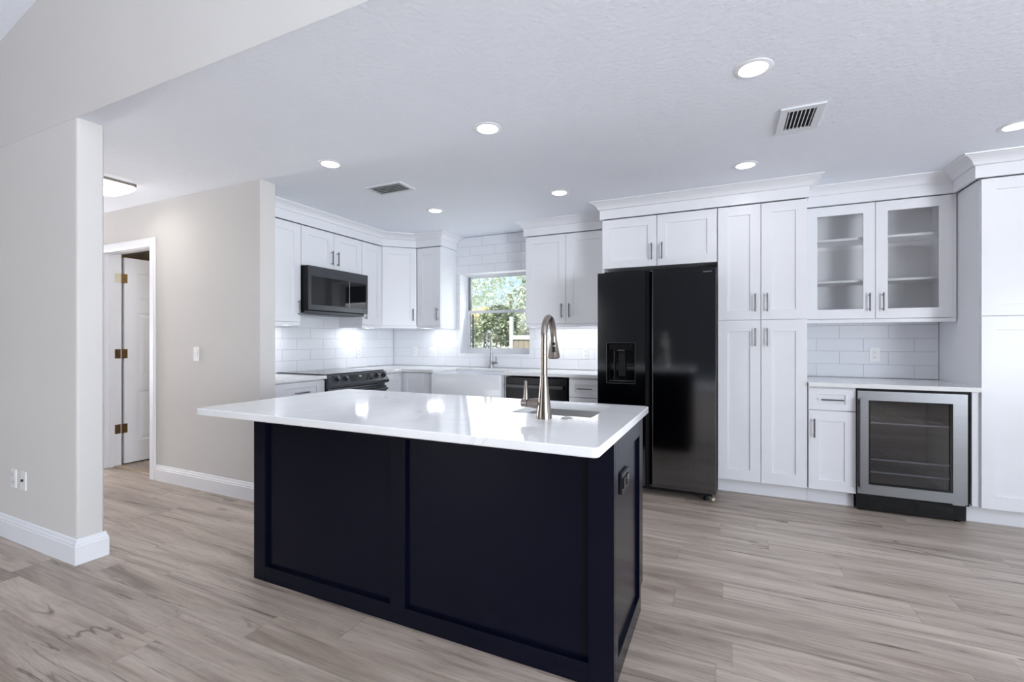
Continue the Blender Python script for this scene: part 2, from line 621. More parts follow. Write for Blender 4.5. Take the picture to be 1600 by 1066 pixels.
# wall with the wide opening: wing at the left, header above the kitchen ceiling line
mb = MB()
poly = [(-9, YL), (-3.228 - 0.018, YL)]
for k in range(1, 7):
    a = -PI / 2 + k * PI / 14
    poly.append((-3.228 - 0.018 + 0.018 * math.cos(a), YL + 0.018 + 0.018 * math.sin(a)))
poly += [(-3.228, 1.417 - 0.010), (-3.228 - 0.010, 1.417), (-9, 1.417)]
mb.prism(poly, 0, ZC - 0.0005)
mb.extrude_poly([(-7, YL, ZC + 0.0005), (5.2, YL, ZC + 0.0005), (5.2, YL, zv(0.6) - 0.9), (0.6, YL, zv(0.6)), (-7, YL, zv(-7))], (0, 0.0012, 0))
o = mb.build('wall_living', M['greige'], smooth=35)
struct(o, 'greige wall beside and above the wide kitchen opening', 'wall')

# hall wall with a door opening
mb = MB()
mb.extrude_poly([(-9, YH, 0), (-5.415, YH, 0), (-5.415, YH, 2.085), (-4.625, YH, 2.085), (-4.625, YH, 0), (-3.212, YH, 0), (-3.212, YH, ZC - 0.0005), (-9, YH, ZC - 0.0005)], (0, 0.129, 0))
o = mb.build('wall_hall', M['greige'])
struct(o, 'pale greige hall wall with a white door opening', 'wall')

mb = MB()
mb.box(XW - 0.14, XW - 0.012, 2.504, 4.97, 0, ZC)
o = mb.build('wall_left', M['trim'])
struct(o, 'left kitchen wall behind the range and microwave', 'wall')

# back wall with the window opening
WX0, WX1, WZ0, WZ1 = -2.907, -1.996, 1.059, 2.022
mb = MB()
y0, y1 = YW + 0.010, 4.97
mb.box(XW - 0.14, WX0, y0, y1, 0, ZC)
mb.box(WX1, 4.6, y0, y1, 0, ZC)
mb.box(WX0, WX1, y0, y1, 0, WZ0)
mb.box(WX0, WX1, y0, y1, WZ1, ZC)
o = mb.build('wall_back', M['trim'])
struct(o, 'back kitchen wall behind the sink, pantry and tiled nook', 'wall')

# right wall with a wide glazed opening, living-room walls
mb = MB()
mb.box(4.5, 4.62, 1.2, 1.7, 0, 3.3)
mb.box(4.5, 4.62, 3.8, 4.97, 0, ZC)
mb.box(4.5, 4.62, 1.7, 3.8, 2.15, ZC + 0.1)
mb.box(4.5, 4.62, -5.6, -2.9, 0, 3.6)
mb.box(4.5, 4.62, -0.3, 1.2, 0, 3.6)
mb.box(4.5, 4.62, -2.9, -0.3, 2.4, 3.6)
mb.box(4.5, 4.62, -2.9, -0.3, 0, 0.2)
o = mb.build('wall_right', M['greige'])
struct(o, 'right wall with glazed openings', 'wall')
mb = MB()
mb.box(-7, -6.55, -5.6, -5.48, 0, 4.4)
mb.box(-3.65, 4.6, -5.6, -5.48, 0, 4.4)
mb.box(-6.55, -3.65, -5.6, -5.48, 0, 0.55)
mb.box(-6.55, -3.65, -5.6, -5.48, 2.35, 4.4)
o = mb.build('wall_rear', M['dimmed_wall'])
struct(o, 'living room wall behind the viewer', 'wall')
mb = MB().box(-7.12, -7.0, -5.6, 1.2935, 0, 3.6)
mb.box(-9.12, -9.0, 1.294, 2.504, 0, ZC)
o = mb.build('wall_end', M['dimmed_wall'])
struct(o, 'far end wall of living room and hall', 'wall')

# small room behind the hall door
mb = MB()
mb.box(-8.0, -7.9, 2.504, 4.97, 0, ZC)
mb.box(-8.0, XW - 0.14, 4.87, 4.97, 0, ZC)
o = mb.build('wall_closet', M['tan'])
struct(o, 'tan wall of the small room seen over the open door', 'wall')

# ------------------------------------------------------------------ backsplash tile
TW, TH, GR = 0.3335, 0.109, 0.0022


def tiles(name, label, to3, u0, u1, v0, v1, phase, zbase=ZK + 0.003, cut=None, slab=None):
    """running-bond tiles over u0..u1 x v0..v1; to3(u, v, d) -> point, d = distance out of the backing"""
    mb = MB()
    e = 0.0012
    n0 = int((v0 - zbase) / TH) - 1
    rects = []
    for r in range(n0, int((v1 - zbase) / TH) + 2):
        za, zb = zbase + r * TH, zbase + (r + 1) * TH
        ph = phase + (TW / 2 if r % 2 else 0)
        k0 = math.floor((u0 - ph) / TW) - 1
        for k in range(k0, int((u1 - ph) / TW) + 2):
            ua, ub = ph + k * TW, ph + (k + 1) * TW
            rects.append((ua + GR / 2, ub - GR / 2, za + GR / 2, zb - GR / 2))
    out = []
    for (a, b, c, d) in rects:
        a, b, c, d = max(a, u0), min(b, u1), max(c, v0), min(d, v1)
        if b - a < 0.004 or d - c < 0.004:
            continue
        if cut and a < cut[1] and b > cut[0] and c < cut[3] and d > cut[2]:
            if a < cut[0]: out.append((a, cut[0], c, d))
            if b > cut[1]: out.append((cut[1], b, c, d))
            aa, bb = max(a, cut[0]), min(b, cut[1])
            if c < cut[2]: out.append((aa, bb, c, cut[2]))
            if d > cut[3]: out.append((aa, bb, cut[3], d))
        else:
            out.append((a, b, c, d))
    for (a, b, c, d) in out:
        if b - a < 0.004 or d - c < 0.004:
            continue
        t = 0.009
        lo = [(a, c), (b, c), (b, d), (a, d)]
        hi = [(a + e, c + e), (b - e, c + e), (b - e, d - e), (a + e, d - e)]
        vl = [mb.v(to3(u, v, 0.001)) for u, v in lo]
        vm = [mb.v(to3(u, v, t - e)) for u, v in lo]
        vh = [mb.v(to3(u, v, t)) for u, v in hi]
        mb.bm.faces.new(vh)
        for i in range(4):
            j = (i + 1) % 4
            mb.bm.faces.new([vl[i], vl[j], vm[j], vm[i]])
            mb.bm.faces.new([vm[i], vm[j], vh[j], vh[i]])
    o = mb.build(name, M['tile'])
    struct(o, label, 'backsplash')
    # grout bed
    g = MB()
    rs = [(u0, u1, v0, v1)]
    if cut:
        rs = [(u0, cut[0], v0, v1), (cut[1], u1, v0, v1), (cut[0], cut[1], v0, cut[2]), (cut[0], cut[1], cut[3], v1)]
    for (a, b, c, d) in rs:
        if b - a > 0.001 and d - c > 0.001:
            g.quad([to3(a, c, 0.0075), to3(b, c, 0.0075), to3(b, d, 0.0075), to3(a, d, 0.0075)])
    g.build('grout', M['grout'], o)
    return o


back3 = lambda u, v, d: (u, YW + 0.009 - d, v)
left3 = lambda u, v, d: (XW - 0.009 + d, u, v)
tiles('trim_1', 'white subway tile around the kitchen window and over the sink', back3, XW + 0.002, -1.03, ZK + 0.003, ZC - 0.002, -2.103, cut=(WX0, WX1, WZ0, WZ1))
tiles('trim_2', 'white subway tile on the left wall behind the range', left3, 2.506, YW - 0.002, ZK + 0.003, 1.95, 3.281)
tiles('trim_3', 'white subway tile in the nook over the beverage cooler', back3, 0.545, 1.513, ZK + 0.003, 1.40, 0.694 + TW / 2 - TW / 2)

# ------------------------------------------------------------------ window
win = bpy.data.objects.new('window_1', None)
COL.objects.link(win)
win.location = (WX0, YW + 0.16, WZ0)
struct(win, 'white single-hung kitchen window above the farmhouse sink', 'window')
L = (WX0, YW + 0.16, WZ0)


def wpart(mb, name, mat, parent=win):
    bm = mb.bm
    bmesh.ops.translate(bm, verts=bm.verts[:], vec=-Vector(L))
    return mb.build(name, mat, parent)


mb = MB()   # reveal lining
mb.box(WX0, WX0 + 0.006, YW + 0.001, YW + 0.150, WZ0, WZ1)
mb.box(WX1 - 0.006, WX1, YW + 0.001, YW + 0.150, WZ0, WZ1)
mb.box(WX0 + 0.006, WX1 - 0.006, YW + 0.001, YW + 0.150, WZ1 - 0.006, WZ1)
wpart(mb, 'reveal', M['trim'])
wpart(MB().box(WX0 + 0.006, WX1 - 0.006, YW + 0.001, YW + 0.150, WZ0, WZ0 + 0.012, 0.003), 'sill', M['trim'])
wpart(MB().box(WX0 - 0.006, WX1 + 0.006, YW - 0.004, YW + 0.001, WZ0 - 0.008, WZ0 + 0.012, 0.001), 'sill_edge', M['trim'])
Y0 = YW + 0.150
fx0, fx1, fz0, fz1 = WX0 + 0.006, WX1 - 0.006, WZ0 + 0.012, WZ1 - 0.006
wpart(MB().frame(fx0, fx1, fz0, fz1, Y0, Y0 + 0.06, 0.022, 0.022, 0.02, 0.02), 'frame', M['alu'])
# upper fixed sash (outer track)
zm = 1.565
mb = MB().frame(fx0 + 0.022, fx1 - 0.022, zm - 0.01, fz1 - 0.02, Y0 + 0.034, Y0 + 0.054, 0.022, 0.022, 0.02, 0.014)
us = wpart(mb, 'upper_sash', M['alu'])
wpart(MB().box(fx0 + 0.044, fx1 - 0.044, Y0 + 0.042, Y0 + 0.046, zm + 0.010, fz1 - 0.034), 'upper_pane', M['glass'], us).location = (0, 0, 0)
wpart(MB().box(fx0 + 0.022, fx0 + 0.040, Y0 + 0.012, Y0 + 0.032, zm + 0.03, fz1 - 0.022), 'balance_channel', M['alu_dk'])
# lower sash (inner track)
mb = MB().frame(fx0 + 0.022, fx1 - 0.022, fz0 + 0.02, zm + 0.022, Y0 + 0.006, Y0 + 0.028, 0.026, 0.026, 0.045, 0.034)
ls = wpart(mb, 'lower_sash', M['alu'])
wpart(MB().box(fx0 + 0.048, fx1 - 0.048, Y0 + 0.015, Y0 + 0.019, fz0 + 0.065, zm - 0.012), 'lower_pane', M['glass'], ls)
wpart(MB().box(fx0 + 0.050, fx0 + 0.072, Y0 + 0.056, Y0 + 0.064, fz0 + 0.06, zm - 0.02), 'screen_frame', M['alu_dk'])
wpart(MB().box(-2.46, -2.40, Y0 - 0.004, Y0 + 0.006, zm + 0.005, zm + 0.02, 0.002), 'sash_lock', M['alu'])

# ------------------------------------------------------------------ baseboards
BB = [(0, 0), (0.016, 0), (0.016, 0.098), (0.013, 0.104), (0.013, 0.112), (0.009, 0.120), (0.006, 0.134), (0, 0.137)]
BBr = [(d, z + 0.0005) for d, z in BB]
mb = MB().sweep([(-9, YL), (-3.228, YL), (-3.228, 1.417), (-9, 1.417)], BBr)
o = MB().sweep([(4.498, -5.48), (-6.99, -5.48)], BBr).build('baseboard_rear', M['trim'])
struct(o, 'white baseboard along the living room wall behind the viewer', 'baseboard')
o = mb.build('baseboard_left', M['trim'])
struct(o, 'white baseboard wrapped around the wing wall end', 'baseboard')
mb = MB().sweep([(-4.556, YH), (-3.212, YH), (-3.212, 2.502)], BBr)
mb.sweep([(-9, YH), (-5.50, YH)], BBr)
o = mb.build('baseboard_hall', M['trim'])
struct(o, 'white baseboard along the hall wall', 'baseboard')

# ------------------------------------------------------------------ hall door
dx0, dx1 = -5.40, -4.64
d = bpy.data.objects.new('door_1', None)
COL.objects.link(d)
d.location = (dx0, 2.504, 0)
struct(d, 'white six-panel door standing open in the hall doorway', 'door')


def dpart(mb, name, mat, parent=d):
    bmesh.ops.translate(mb.bm, verts=mb.bm.verts[:], vec=-Vector((dx0, 2.504, 0)))
    return mb.build(name, mat, parent)


mb = MB()
mb.box(dx0 - 0.015, dx0, YH - 0.002, 2.508, 0.001, 2.07)
mb.box(dx1, dx1 + 0.015, YH - 0.002, 2.508, 0.001, 2.07)
mb.box(dx0 - 0.015, dx1 + 0.015, YH - 0.002, 2.508, 2.07, 2.085)
mb.box(dx0, dx0 + 0.011, YH + 0.03, YH + 0.065, 0.001, 2.07)
mb.box(dx1 - 0.011, dx1, YH + 0.03, YH + 0.065, 0.001, 2.07)
mb.box(dx0 + 0.011, dx1 - 0.011, YH + 0.03, YH + 0.065, 2.059, 2.07)
dpart(mb, 'jamb', M['trim'])
mb = MB()
for (a, b, z0, z1) in ((dx0 - 0.084, dx0 - 0.006, 0.001, 2.135), (dx1 + 0.006, dx1 + 0.084, 0.001, 2.135)):
    mb.box(a, b, YH - 0.017, YH - 0.001, z0, z1, 0.004)
    mb.box(a + 0.012, b - 0.012, YH - 0.021, YH - 0.016, z0, z1 - 0.02, 0.002)
mb.box(dx0 - 0.006, dx1 + 0.006, YH - 0.017, YH - 0.001, 2.062, 2.135, 0.004)
mb.box(dx0 - 0.006, dx1 + 0.006, YH - 0.021, YH - 0.016, 2.074, 2.118, 0.002)
dpart(mb, 'casing', M['trim'])
# slab, open at 90 degrees into the small room, visible face +X
ys, ye, zs, ze = 2.530, 3.284, 0.012, 2.045
xf = dx0 + 0.002
mb = MB()
st, mid = 0.115, 0.10
half = (ye - ys - 2 * st - mid) / 2
cols_ = [(ys + st, ys + st + half), (ys + st + half + mid, ye - st)]
rows_ = [(0.22, 0.72), (0.86, 1.50), (1.62, 1.90)]
mb.box(xf - 0.035, xf - 0.012, ys, ye, zs, ze)


def xrect(mb, x0, x1, y0, y1, z0, z1):
    mb.box(x0, x1, y0, y1, z0, z1)


for (a, b) in ((ys, cols_[0][0]), (cols_[0][1], cols_[1][0]), (cols_[1][1], ye)):
    mb.box(xf - 0.012, xf, a, b, zs, ze)
zz = [zs, rows_[0][0], rows_[0][1], rows_[1][0], rows_[1][1], rows_[2][0], rows_[2][1], ze]
for (ya, yb) in cols_:
    for i in range(0, 8, 2):
        mb.box(xf - 0.012, xf, ya, yb, zz[i], zz[i + 1])
    for (za, zb) in rows_:
        i1, i2 = 0.012, 0.05
        a = [(xf - 0.010, ya, za), (xf - 0.010, yb, za), (xf - 0.010, yb, zb), (xf - 0.010, ya, zb)]
        b = [(xf - 0.010, ya + i1, za + i1), (xf - 0.010, yb - i1, za + i1), (xf - 0.010, yb - i1, zb - i1), (xf - 0.010, ya + i1, zb - i1)]
        c = [(xf - 0.003, ya + i2, za + i2), (xf - 0.003, yb - i2, za + i2), (xf - 0.003, yb - i2, zb - i2), (xf - 0.003, ya + i2, zb - i2)]
        for A, B in ((a, b), (b, c)):
            for i in range(4):
                j = (i + 1) % 4
                mb.quad([A[i], A[j], B[j], B[i]])
        mb.quad(c)
slab = dpart(mb, 'slab', M['trim'])
for i, z in enumerate((1.837, 1.095, 0.36)):
    mb = MB()
    mb.box(dx0 + 0.0005, dx0 + 0.0025, 2.452, 2.500, z - 0.045, z + 0.045, 0.0005)
    hg = dpart(mb, 'hinge', M['brass_lt'] if i == 0 else M['brass'])
    mb = MB().tube([(dx0 + 0.006, 2.510, z - 0.047), (dx0 + 0.006, 2.510, z + 0.047)], 0.006, 10)
    mb.box(xf - 0.001, xf + 0.002, 2.512, 2.556, z - 0.045, z + 0.045)
    dpart(mb, 'pin', M['brass'], hg)
mb = MB().tube([(xf + 0.0, 3.20, 0.95), (xf + 0.045, 3.20, 0.95)], [0.011, 0.011], 12)
mb.lathe([(0, -0.028), (0.02, -0.02), (0.028, 0), (0.02, 0.02), (0, 0.028)], (xf + 0.06, 3.20, 0.95), 16)
dpart(mb, 'handle', M['brass'])
o = MB().box(dx0 + 0.001, dx1 - 0.001, 2.44, 2.50, 0.0005, 0.008, 0.002).build('trim_4', simple('oak_threshold', srgb(178, 156, 132), 0.4, var=0.08, stretch=(1, 20, 1)))
struct(o, 'flat oak threshold strip in the hall doorway', 'threshold')

# ------------------------------------------------------------------ crown trims
FR = [(-0.02, 2.300), (0.0, 2.300), (0.0, 2.380), (0.008, 2.381), (0.013, 2.384), (0.017, 2.392), (0.022, 2.402), (0.030, 2.412), (0.042, 2.422), (0.056, 2.430), (0.066, 2.434),
      (0.068, 2.437), (0.080, 2.440), (0.082, 2.448), (-0.02, 2.448)]
crowns = [
    ('trim_5', 'white crown moulding over the range wall and corner cabinets', [(-3.547, 2.508), (-3.547, 4.141), (-3.283, 4.403), (-2.938, 4.403), (-2.938, 4.752)]),
    ('trim_6', 'white crown moulding over the upper cabinet beside the window', [(-1.921, 4.752), (-1.921, 4.403), (-1.062, 4.403)]),
    ('trim_7', 'white crown moulding over the refrigerator cabinet and pantry', [(-1.034, 4.398), (-1.034, 4.072), (0.553, 4.072), (0.553, 4.398)]),
    ('trim_8', 'white crown moulding stepping out from glass cabinet to tall cabinet', [(0.578, 4.403), (1.483, 4.403), (1.483, 4.072), (2.9, 4.072)]),
]
for nm, lb, path in crowns:
    o = MB().sweep(path, FR).build(nm, M['cab'], smooth=30)
    struct(o, lb, 'crown moulding')

# ------------------------------------------------------------------ cabinets


def shaker(mb, w, h, st=0.073, rl=0.075, t=0.019, ins=0.009, rb=None):
    """front face at y = 0, depth to +y"""
    rb = rl if rb is None else rb
    st = min(st, w * 0.3)
    e = 0.0012
    O = [(0, 0), (w, 0), (w, h), (0, h)]
    Oe = [(e, e), (w - e, e), (w - e, h - e), (e, h - e)]
    I = [(st, rb), (w - st, rb), (w - st, h - rl), (st, h - rl)]
    I2 = [(st + 0.0015, rb + 0.0015), (w - st - 0.0015, rb + 0.0015), (w - st - 0.0015, h - rl - 0.0015), (st + 0.0015, h - rl - 0.0015)]
    ob = [mb.v((x, t, z)) for x, z in O]
    om = [mb.v((x, e, z)) for x, z in O]
    of = [mb.v((x, 0, z)) for x, z in Oe]
    inf = [mb.v((x, 0, z)) for x, z in I]
    inb = [mb.v((x, ins, z)) for x, z in I2]
    for i in range(4):
        j = (i + 1) % 4
        mb.bm.faces.new([ob[i], ob[j], om[j], om[i]])
        mb.bm.faces.new([om[i], om[j], of[j], of[i]])
        mb.bm.faces.new([of[i], of[j], inf[j], inf[i]])
        mb.bm.faces.new([inf[i], inf[j], inb[j], inb[i]])
    mb.bm.faces.new(inb)
    mb.bm.faces.new(ob[::-1])
    return mb


def T(x, y, z, rz=0):
    return Matrix.Translation((x, y, z)) @ Matrix.Rotation(rz, 4, 'Z')


def pull(parent, base, x, z, vert=True, length=0.140, mat='pull', name='handle'):
    mb = MB(base)
    h = length / 2
    yb = -0.030
    if vert:
        mb.tube([(x, yb, z - h), (x, yb, z + h)], 0.0055, 10)
        for s in (-1, 1):
            mb.tube([(x, 0.0005, z + s * (h - 0.016)), (x, yb, z + s * (h - 0.016))], 0.0042, 8)
    else:
        mb.tube([(x - h, yb, z), (x + h, yb, z)], 0.0055, 10)
        for s in (-1, 1):
            mb.tube([(x + s * (h - 0.016), 0.0005, z), (x + s * (h - 0.016), yb, z)], 0.0042, 8)
    return mb.build(name, M[mat], parent, smooth=40)


def door(root, x, z, w, h, hx=None, hz=None, vert=True, name='door', y=0.0, rz=0.0, st=0.073, mat='cab', rl=0.075):
    base = T(x, y, z, rz)
    o = shaker(MB(base), w, h, st=st, rl=rl).build(name, M[mat], root)
    if hx is not None:
        pull(o, base, hx, hz, vert)
    return o


def carcass(root, x0, x1, y0, y1, z0, z1, name='body', mat='cab'):
    return MB().box(x0, x1, y0, y1, z0, z1, 0.0008).build(name, M[mat], root)


G = 0.0022
R90 = PI / 2
cabs_grp = None
# ---- left wall uppers: local x runs along +Y, local -y faces +X
XU = -3.562
D = XU - (XW + 0.001)      # depth from door face to tile


def upper(label, y0, y1, z0, z1, ndoor, hside, hz=0.115, rail=True):
    w = y1 - y0
    r = thing('upper_cabinet', label, 'cabinet', (XU, y0, z0), R90)
    h = z1 - z0
    carcass(r, 0.0005, w - 0.0005, 0.0205, D, 0.0, h)
    dw = w / ndoor
    for k in range(ndoor):
        if ndoor == 2:
            hx = (dw - 0.038) if k == 0 else 0.036
        else:
            hx = (w - 0.036) if hside > 0 else 0.036
        door(r, k * dw + G, G, dw - 2 * G, h - 0.004 - 2 * G, hx, hz + 0.012, st=0.073 if w > 0.4 else 0.062)
    if rail:
        lr = MB().box(0.001, w - 0.001, 0.004, 0.026, -0.030, -0.001, 0.003)
        for xa in (0.001, w - 0.015):
            lr.box(xa, xa + 0.014, 0.0262, D - 0.002, -0.030, -0.001)
        lr.build('light_rail', M['cab'], r)
    return r


upper('white upper cabinet at the near end of the left wall run, beside the microwave', 2.508, 3.046, 1.395, 2.298, 1, 1)
upper('short two-door white upper cabinet directly above the microwave', 3.050, 3.830, 1.925, 2.298, 2, 0, 0.10, False)
upper('narrow white upper cabinet between the microwave and the diagonal corner cabinet', 3.834, 4.136, 1.395, 2.298, 1, -1)

# ---- diagonal corner upper
r = thing('corner_cabinet', 'white diagonal upper cabinet in the kitchen corner', 'cabinet', (XW, YW, 1.395))
mb = MB().prism([(0.003, -0.614), (0.318, -0.614), (0.602, -0.330), (0.602, -0.003), (0.003, -0.003)], 0, 0.903)
mb.build('body', M['cab'], r)
dA = Vector((XU - XW + 0.006, 4.140 - YW))
dB = Vector((-3.279 - XW, 4.418 - YW - 0.006))
ang = math.atan2(dB.y - dA.y, dB.x - dA.x)
wl = (dB - dA).length
base = T(dA.x, dA.y, 0, ang)
dd = shaker(MB(base @ Matrix.Translation((G, 0, G))), wl - 2 * G, 0.899 - 2 * G).build('door', M['cab'], r)
pull(dd, base, wl - 0.040, 0.127)
MB().sweep([(dA.x - 0.008, dA.y), (dB.x + 0.004, dB.y + 0.004)], [(-0.028, -0.030), (-0.006, -0.030), (-0.006, -0.001), (-0.028, -0.001)]).build('light_rail', M['cab'], r)

# ---- back wall uppers (face -Y)
YU = 4.418


def upper_b(label, x0, x1, z0, z1, doors, name='upper_cabinet', y=YU, depth=None, rail=True, hz=0.127, rail_x1=None, hx_single=None):
    r = thing(name, label, 'cabinet', (x0, y, z0))
    w, h = x1 - x0, z1 - z0
    dep = (YW - 0.001 - y) if depth is None else depth
    carcass(r, 0.0005, w - 0.0005, 0.0205, dep, 0, h)
    dw = w / doors
    for k in range(doors):
        hx = (hx_single if hx_single is not None else dw - 0.036) if doors == 1 else ((dw - 0.040) if k == 0 else 0.040)
        door(r, k * dw + G, G, dw - 2 * G, h - 0.004 - 2 * G, hx, hz)
    if rail:
        lr = MB().box(0.001, w - 0.001, 0.004, 0.026, -0.030, -0.001, 0.003)
        for xa in (0.001, w - 0.015):
            lr.box(xa, xa + 0.014, 0.0262, dep - 0.002, -0.030, -0.001)
        lr.build('light_rail', M['cab'], r)
    return r


r = upper_b('narrow white upper cabinet between the diagonal corner cabinet and the window', -3.277, -2.952, 1.395, 2.298, 1)
upper_b('two-door white upper cabinet between the window and the black refrigerator', -1.905, -1.030, 1.395, 2.298, 2)

# ---- glass-front cabinet
gx0, gx1 = 0.576, 1.484
r = thing('glass_front_cabinet', 'white upper cabinet with two glass doors over the nook', 'cabinet', (gx0, YU, 1.395))
w, h, dep = gx1 - gx0, 0.903, YW - 0.011 - YU
mb = MB()
mb.box(0, 0.018, 0.0205, dep, 0, h)
mb.box(w - 0.018, w, 0.0205, dep, 0, h)
mb.box(0.018, w - 0.018, 0.0205, dep, 0, 0.018)
mb.box(0.018, w - 0.018, 0.0205, dep, h - 0.018, h)
mb.box(0.018, w - 0.018, dep - 0.010, dep, 0.018, h - 0.018)
mb.build('body', M['cabin'], r)
MB().frame(0, w, 0, h, 0.0200, 0.0385, 0.04, 0.04, 0.04, 0.04).build('face_frame', M['cab'], r)
for z in (0.30, 0.635):
    MB().box(0.0185, w - 0.0185, 0.045, dep - 0.0105, z - 0.009, z + 0.009, 0.001).build('shelf', M['cabin'], r)
dw = w / 2
for k in range(2):
    x = k * dw + G
    fr = MB().frame(x, x + dw - 2 * G, G, h - 0.004 - G, 0, 0.019, 0.074).build('door', M['cab'], r)
    MB().box(x + 0.070, x + dw - 2 * G - 0.070, 0.010, 0.014, 0.072, h - 0.072).build('pane', M['cab_glass'], fr)
    pull(fr, T(x, 0, 0), (dw - 0.042) if k == 0 else 0.042, 0.127)
MB().box(0.0, 1.508 - gx0, 0.004, 0.026, -0.032, -0.001, 0.004).build('light_rail', M['cab'], r)
MB().box(w + 0.001, 1.509 - gx0, 0.010, 0.030, 0.0, h).build('filler_strip', M['cab'], r)

# ---- cabinet above the refrigerator, with its side panel
YT = 4.087
r = thing('refrigerator_cabinet', 'white two-door cabinet above the black refrigerator', 'cabinet', (-1.018, YT, 0))
wf = 0.940
MB().box(0.019, wf - 0.0005, 0.0205, YW - 0.001 - YT, 1.862, 2.298).build('body', M['cab'], r)
MB().box(0, 0.018, 0.012, YW - 0.001 - YT, 0.001, 2.298, 0.001).build('side_panel', M['cab'], r)
for k in range(2):
    dwk = (wf - 0.002) / 2
    door(r, 0.001 + k * dwk + G, 1.862, dwk - 2 * G, 0.430, (dwk - 0.042) if k == 0 else 0.042, 0.122)

# ---- pantry
px0, px1 = -0.076, 0.541
r = thing('pantry_cabinet', 'tall white four-door pantry to the right of the refrigerator', 'cabinet', (px0, YT, 0))
w = px1 - px0
carcass(r, 0.0005, w - 0.0005, 0.0205, YW - 0.001 - YT, 0.116, 2.298)
MB().box(0.0005, w + 0.004, 0.075, 0.095, 0.001, 0.115).build('toe_kick', M['cab'], r)
dw = w / 2
for k in range(2):
    hx = (dw - 0.042) if k == 0 else 0.040
    door(r, k * dw + G, 1.387 + G, dw - 2 * G, 2.294 - 1.387 - 2 * G, hx, 0.132)
    door(r, k * dw + G, 0.117, dw - 2 * G, 1.387 - 0.117 - G, hx, 1.387 - 0.117 - 0.135, rl=0.088)

# ---- nook base cabinet
bx0, bx1 = 0.546, 0.8405
r = thing('base_cabinet', 'narrow white base cabinet left of the beverage cooler', 'cabinet', (bx0, YT, 0))
w = bx1 - bx0
carcass(r, 0.0005, w - 0.0005, 0.0205, YW - 0.013 - YT, 0.116, 0.882)
MB().box(0.0005, w - 0.0005, 0.075, 0.095, 0.001, 0.115).build('toe_kick', M['cab'], r)
MB().box(w - 0.012, w - 0.0005, 0.0955, 0.55, 0.001, 0.115).build('kick_return', M['cab'], r)
dr = shaker(MB(T(G, 0, 0.712)), w - 2 * G, 0.160, st=0.062, rl=0.045).build('drawer', M['cab'], r)
pull(dr, T(G, 0, 0.712), (w - 2 * G) / 2, 0.078, False)
door(r, G, 0.118, w - 2 * G, 0.587, 0.033, 0.458, st=0.066)

# ---- tall cabinet at the right edge
tx0, tx1 = 1.515, 2.43
r = thing('tall_cabinet', 'tall white cabinet at the right edge, right of the beverage cooler', 'cabinet', (tx0, YT, 0))
w = tx1 - tx0
carcass(r, 0.0005, w, 0.0205, YW - 0.001 - YT, 0.116, 2.298)
MB().box(-0.046, w, 0.075, 0.095, 0.001, 0.115).build('toe_kick', M['cab'], r)
MB().box(-0.037, -0.001, 0.020, 0.040, 0.116, 0.882, 0.001).build('filler_strip', M['cab'], r)
dw = w / 2
for k in range(2):
    hx = (dw - 0.042) if k == 0 else 0.040
    door(r, k * dw + 0.004, 1.387 + G, dw - 0.006, 2.294 - 1.387 - 2 * G, hx, 0.132)
    door(r, k * dw + 0.004, 0.117, dw - 0.006, 1.387 - 0.117 - G, hx, 1.387 - 0.117 - 0.135, rl=0.088)

# ---- left wall base cabinet (drawer visible above the island)
XB = -3.262
r = thing('base_cabinet', 'white drawer base cabinet left of the range', 'cabinet', (XB, 2.510, 0), R90)
w = 0.540
carcass(r, 0.0005, w, 0.0205, XB - XW - 0.001, 0.116, 0.882)
MB().box(0.0005, w, 0.075, 0.095, 0.001, 0.115).build('toe_kick', M['cab'], r)
dr = shaker(MB(T(0.022, 0, 0.712)), w - 0.03, 0.160, st=0.085, rl=0.045).build('drawer', M['cab'], r)
pull(dr, T(0.022, 0, 0.712), (w - 0.03) / 2, 0.075, False)
door(r, 0.022, 0.118, w - 0.03, 0.587, w - 0.08, 0.48)

# ---- corner base
r = thing('corner_base_cabinet', 'white corner base cabinet between the range and farmhouse sink', 'cabinet', (XW, YW, 0))
fx = XB - XW + 0.0205
fy = -(YW - 4.12) + 0.0205
mb = MB().prism([(0.013, -0.911), (XB - XW - 0.0205, -0.911), (XB - XW - 0.0205, -(YW - 4.1405)), (0.913, -(YW - 4.1405)), (0.913, -0.013), (0.013, -0.013)], 0.116, 0.882)
mb.build('body', M['cab'], r)
MB().prism([(0.02, -0.911), (XB - XW - 0.075, -0.911), (XB - XW - 0.075, -(YW - 4.195)), (0.913, -(YW - 4.195)), (0.913, -0.03), (0.02, -0.03)], 0.001, 0.115).build('toe_kick', M['cab'], r)
b1 = T(XB - XW, -0.909, 0.118, R90)
shaker(MB(b1), 0.250, 0.754, st=0.058).build('door', M['cab'], r)
b2 = T(XB - XW + 0.022, -(YW - 4.12), 0.118, 0)
o = shaker(MB(b2), 0.255, 0.754, st=0.058).build('door', M['cab'], r)

# ---- sink base
r = thing('sink_base_cabinet', 'white base cabinet holding the farmhouse sink', 'cabinet', (-2.978, 4.12, 0))
w = 0.985
dpt = YW - 0.013 - 4.12
MB().box(0.0005, w, 0.0205, dpt, 0.116, 0.610).build('body', M['cab'], r)
MB().box(0.0005, 0.112, 0.0205, 0.50, 0.611, 0.882).build('stile', M['cab'], r)
MB().box(0.972, w, 0.0205, 0.50, 0.611, 0.882).build('stile', M['cab'], r)
MB().box(0.0005, w, 0.075, 0.095, 0.001, 0.115).build('toe_kick', M['cab'], r)
for k in range(2):
    door(r, 0.03 + k * 0.463, 0.118, 0.46, 0.485, 0.42 if k == 0 else 0.04, 0.38)

